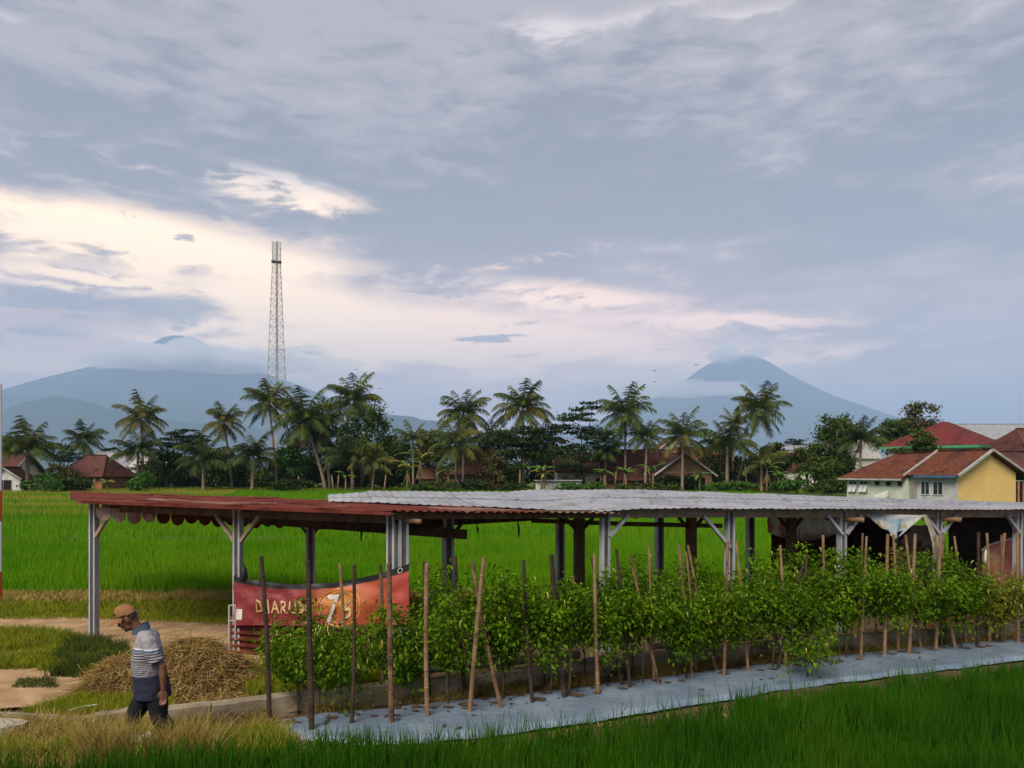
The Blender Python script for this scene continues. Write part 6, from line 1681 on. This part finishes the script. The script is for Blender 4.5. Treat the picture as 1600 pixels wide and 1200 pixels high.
for j, (z, r, tl) in enumerate(((1.335, 0.086, 0), (1.385, 0.074, 0), (1.405, 0.070, 0))):
    for k in range(n):
        t = 2 * PI * k / n; V.append((0.045 + math.cos(t) * r * 1.05 + (0.02 if j else 0.012) * (1 if math.cos(t) > 0.8 else 0), math.sin(t) * r, z - 0.035 * math.cos(t)))
Fq = [(j * n + k, j * n + (k + 1) % n, (j + 1) * n + (k + 1) % n, (j + 1) * n + k) for j in range(2) for k in range(n)]
link("collar", np_mesh("collar", V, Fq, True), m_col, man)
# trousers
m_trou = M("black_trousers", (0.008, 0.008, 0.010), (0.014, 0.014, 0.017), 10, 0.9, 0.2, bump=0.01, bscale=12)
tr = []
tr.append(loft([((0.0, 0, 0.88), Xa, Ya, 0.13, 0.16), ((0.0, 0, 0.74), Xa, Ya, 0.155, 0.185), ((0.01, 0, 0.66), Xa, Ya, 0.14, 0.18)], 20))
tr.append(limb([(-0.01, 0.085, 0.78), (-0.04, 0.10, 0.60), (-0.06, 0.105, 0.45), (-0.18, 0.105, 0.28), (-0.27, 0.10, 0.14)], [0.115, 0.108, 0.092, 0.085, 0.080], 18))
tr.append(limb([(0.02, -0.085, 0.78), (0.13, -0.10, 0.60), (0.22, -0.105, 0.45), (0.27, -0.105, 0.28), (0.31, -0.10, 0.12)], [0.115, 0.108, 0.092, 0.085, 0.080], 18))
fuse("trousers", tr, 0.011, m_trou, man, 4)
# cap with a brim and a small dark badge
m_cap = M("tan_cap", (0.225, 0.105, 0.045), (0.275, 0.135, 0.062), 20, 0.9, 0.1)
V = []; n = 28; rows = 9
for j in range(rows):
    ph = PI / 2 * j / (rows - 1)
    for k in range(n):
        t = 2 * PI * k / n; rr = math.cos(ph) ** 0.75 if j < rows - 1 else 0.02
        V.append(tuple(hp(-0.012 + math.cos(t) * 0.114 * rr, math.sin(t) * 0.092 * rr, 0.052 + 0.098 * math.sin(ph) + 0.012 * (math.cos(t) < 0) * math.cos(ph) * -1.5)))
Fq = [(j * n + k, j * n + (k + 1) % n, (j + 1) * n + (k + 1) % n, (j + 1) * n + k) for j in range(rows - 1) for k in range(n)]
cap_ = link("cap", np_mesh("cap", V, Fq, True), m_cap, man)
br = []; 
for j in range(6):
    f = j / 5
    for k in range(13):
        t = -1.25 + 2.5 * k / 12
        br.append(hp(-0.012 + math.cos(t) * (0.110 + 0.10 * f * math.cos(t * 0.9) ** 0.5), math.sin(t) * (0.090 + 0.006 * f), 0.052 - 0.030 * f - 0.018 * (t / 1.25) ** 2))
Fb = [(j * 13 + k, j * 13 + k + 1, (j + 1) * 13 + k + 1, (j + 1) * 13 + k) for j in range(5) for k in range(12)]
k0 = len(br); br2 = br + [p + Vector((0, 0, -0.006)) for p in br]
Fb += [tuple(i + k0 for i in reversed(q)) for q in Fb]
link("brim", np_mesh("brim", [tuple(p) for p in br2], Fb, True), m_cap, cap_)
V, Fq = ell(hp(0.078, 0.045, 0.095), (0.018, 0.014, 0.013), 10, 8, TL); MB().add(V, Fq).build("badge", M("dark_badge", (0.05, 0.02, 0.012), None, rough=0.8), cap_, True)

# he leans forward as he walks
for o in [man] + list(man.children_recursive):
    if o.type == 'MESH':
        for v in o.data.vertices:
            if v.co.z > 0.70: v.co.x += 0.13 * (v.co.z - 0.70)
        o.data.update()
man.scale = (0.95, 0.92, 1.0)
# ================================================================== SMALL THINGS
m_litter = M("white_litter", (0.55, 0.53, 0.48), (0.45, 0.43, 0.38), 8, 0.5)
def crumple(name, px, py, r, mat, label, cat, z=0.0, sq=0.6, zoff=0.0):
    p = G(px, py, z); V, Fq = ell((0, 0, 0), (r, r * 0.8, r * sq), 12, 8)
    V = [tuple(Vector(v) * (1 + 0.5 * fbm(v[0] * 14 + px, v[1] * 14, v[2] * 14, 3))) for v in V]
    o = MB().add(V, Fq).build(name, mat, None, False); o.location = (p.x, p.y, z + r * sq * 0.7 + zoff); return setp(o, label, cat)
crumple("plastic_bag", 228, 1195, 0.09, m_litter, "crumpled white plastic bag in the dry grass before the man", "bag", 0.05, 0.8, 0.20)
crumple("snack_wrapper", 217, 1208, 0.06, M("yellow_wrapper", (0.50, 0.36, 0.03), None, rough=0.4), "yellow plastic wrapper below the white bag in the dry grass", "wrapper", 0.05, 0.8, 0.18)
crumple("plastic_cup", 294, 1180, 0.045, M("cyan_plastic", (0.20, 0.42, 0.38), None, rough=0.3), "pale cyan plastic cup in the dry grass right of the man", "cup", 0.05, 1.1, 0.16)
crumple("paper_scrap", 265, 1180, 0.04, m_litter, "white paper scrap in the dry grass left of the cyan cup", "paper", 0.05, 0.7, 0.16)
crumple("white_sack", 1243, 1012, 0.10, M("white_blue_sack", (0.50, 0.56, 0.60), (0.20, 0.40, 0.48), 5, 0.5), "white and blue sack lying behind the kerb among the stems", "sack", 0.0, 0.5, 0.28)
# pale concrete slab at the left edge
p = G(-20, 1154); sl = MB(); pts = []
for k in range(14):
    t = 2 * PI * k / 14; pts.append(Vector((p.x + 0.42 * math.cos(t) * (1 + 0.06 * math.sin(3 * t)), p.y + 0.20 * math.sin(t), 0.17)))
sl.slab(pts, 0.17)
setp(sl.build("concrete_slab", m_conc2), "pale flat concrete slab at the left edge in the dry grass", "slab")
# planks and stones along the foot of the kerb
m_stone = M("brown_stone", (0.13, 0.10, 0.07), (0.22, 0.18, 0.13), 6, 0.9, bump=0.01)
STN = [(452, 1112, .09), (498, 1108, .07), (596, 1096, .08), (640, 1093, .12), (660, 1098, .09), (690, 1088, .11), (625, 1102, .06), (650, 1084, .07), (720, 1086, .08), (560, 1106, .06), (745, 1080, .06), (1125, 1030, .06), (1470, 1000, .06)]
STN.sort()
for i, (px, py, r) in enumerate(STN):
    o = crumple("stone", px, py, r, m_stone, f"brown stone at the kerb's foot, {ORD(i + 1)} from the left", "stone", 0.0, 0.6); o['group'] = "stones at the foot of the kerb"
def plank(px0, py0, px1, py1, w, lab):
    a = G(px0, py0, 0.06); b = G(px1, py1, 0.07)
    setp(MB().bar(a, b, w, 0.035).build("plank", m_palewood), lab, "plank", "planks at the foot of the kerb")
plank(400, 1113, 470, 1106, 0.13, "short weathered plank at the left end of the kerb")
plank(486, 1100, 586, 1084, 0.12, "pale plank lying along the kerb behind the leftmost plants")
plank(1330, 1010, 1440, 998, 0.08, "thin plank lying along the kerb behind the tall middle plants")
# white stick on the grass beside the path
a = G(108, 1110, 0.10); b = G(152, 1101, 0.12)
setp(MB().tube([a, a.lerp(b, 0.5) + Vector((0, 0, .01)), b], [0.008, 0.012, 0.010], 6).build("white_stick", m_lwhite), "thin white stick lying on the grass by the path", "stick")
a = G(306, 996, 0.06); b = G(322, 996, 0.06)
# fallen leaves and holes on the plastic
m_lit = M("dark_leaf_litter", (0.025, 0.018, 0.012), (0.09, 0.055, 0.025), 9, 0.8, island=True)
Vl = []; Fl = []
for k in range(230):
    u = random.random(); v = random.uniform(0.1, 0.95)
    if random.random() < 0.5: v = random.uniform(0.6, 0.98)
    p = Vector(mulch_pt(u, v)); r = random.choice((0.010, 0.014, 0.02, 0.034)) * random.uniform(0.7, 1.2); a = random.uniform(0, 6.28)
    n0 = len(Vl)
    for q in range(4):
        t = a + q * PI / 2; rr = r * (1.6 if q % 2 == 0 else 0.7)
        Vl.append((p.x + math.cos(t) * rr, p.y + math.sin(t) * rr, p.z + 0.008 + 0.012 * random.random()))
    Fl.append((n0, n0 + 1, n0 + 2, n0 + 3))
setp(link("leaf_litter", np_mesh("leaf_litter", Vl, Fl, False, [m_lit])), "dark fallen leaves scattered over the silver plastic", "leaf litter", kind="stuff")
# spots of litter on the pale roof
Vl = []; Fl = []
for k in range(160):
    p = white_pt(random.uniform(1, 15), random.uniform(0.4, 4.1), 0.095); r = random.uniform(0.015, 0.05); n0 = len(Vl); a = random.uniform(0, 6.28)
    for q in range(4):
        t = a + q * PI / 2; rr = r * (1.8 if q % 2 == 0 else 0.7); Vl.append((p.x + math.cos(t) * rr, p.y + math.sin(t) * rr, p.z + random.uniform(0, .015)))
    Fl.append((n0, n0 + 1, n0 + 2, n0 + 3))
setp(link("roof_litter", np_mesh("roof_litter", Vl, Fl, False, [m_lit])), "dry leaves scattered on the pale metal roof", "leaf litter", kind="stuff")

# soil thrown up round the stakes and planting holes in the plastic
m_splash = M("splashed_soil", (0.055, 0.035, 0.020), (0.11, 0.072, 0.042), 12, 0.95, 0.1)
Vl = []; Fl = []
for k in range(64):
    u = (k + random.random()) / 64; p = Vector(mulch_pt(u, random.uniform(0.62, 0.93))); r = random.uniform(0.03, 0.085); n0 = len(Vl)
    for q in range(9):
        t = 2 * PI * q / 9; rr = r * random.uniform(0.55, 1.25); Vl.append((p.x + math.cos(t) * rr * 1.4, p.y + math.sin(t) * rr, p.z + 0.010))
    Fl.append(tuple(range(n0, n0 + 9)))
setp(link("soil_splash", np_mesh("soil_splash", Vl, Fl, False, [m_splash])), "brown soil splashed round the planting holes in the plastic", "soil", kind="stuff")
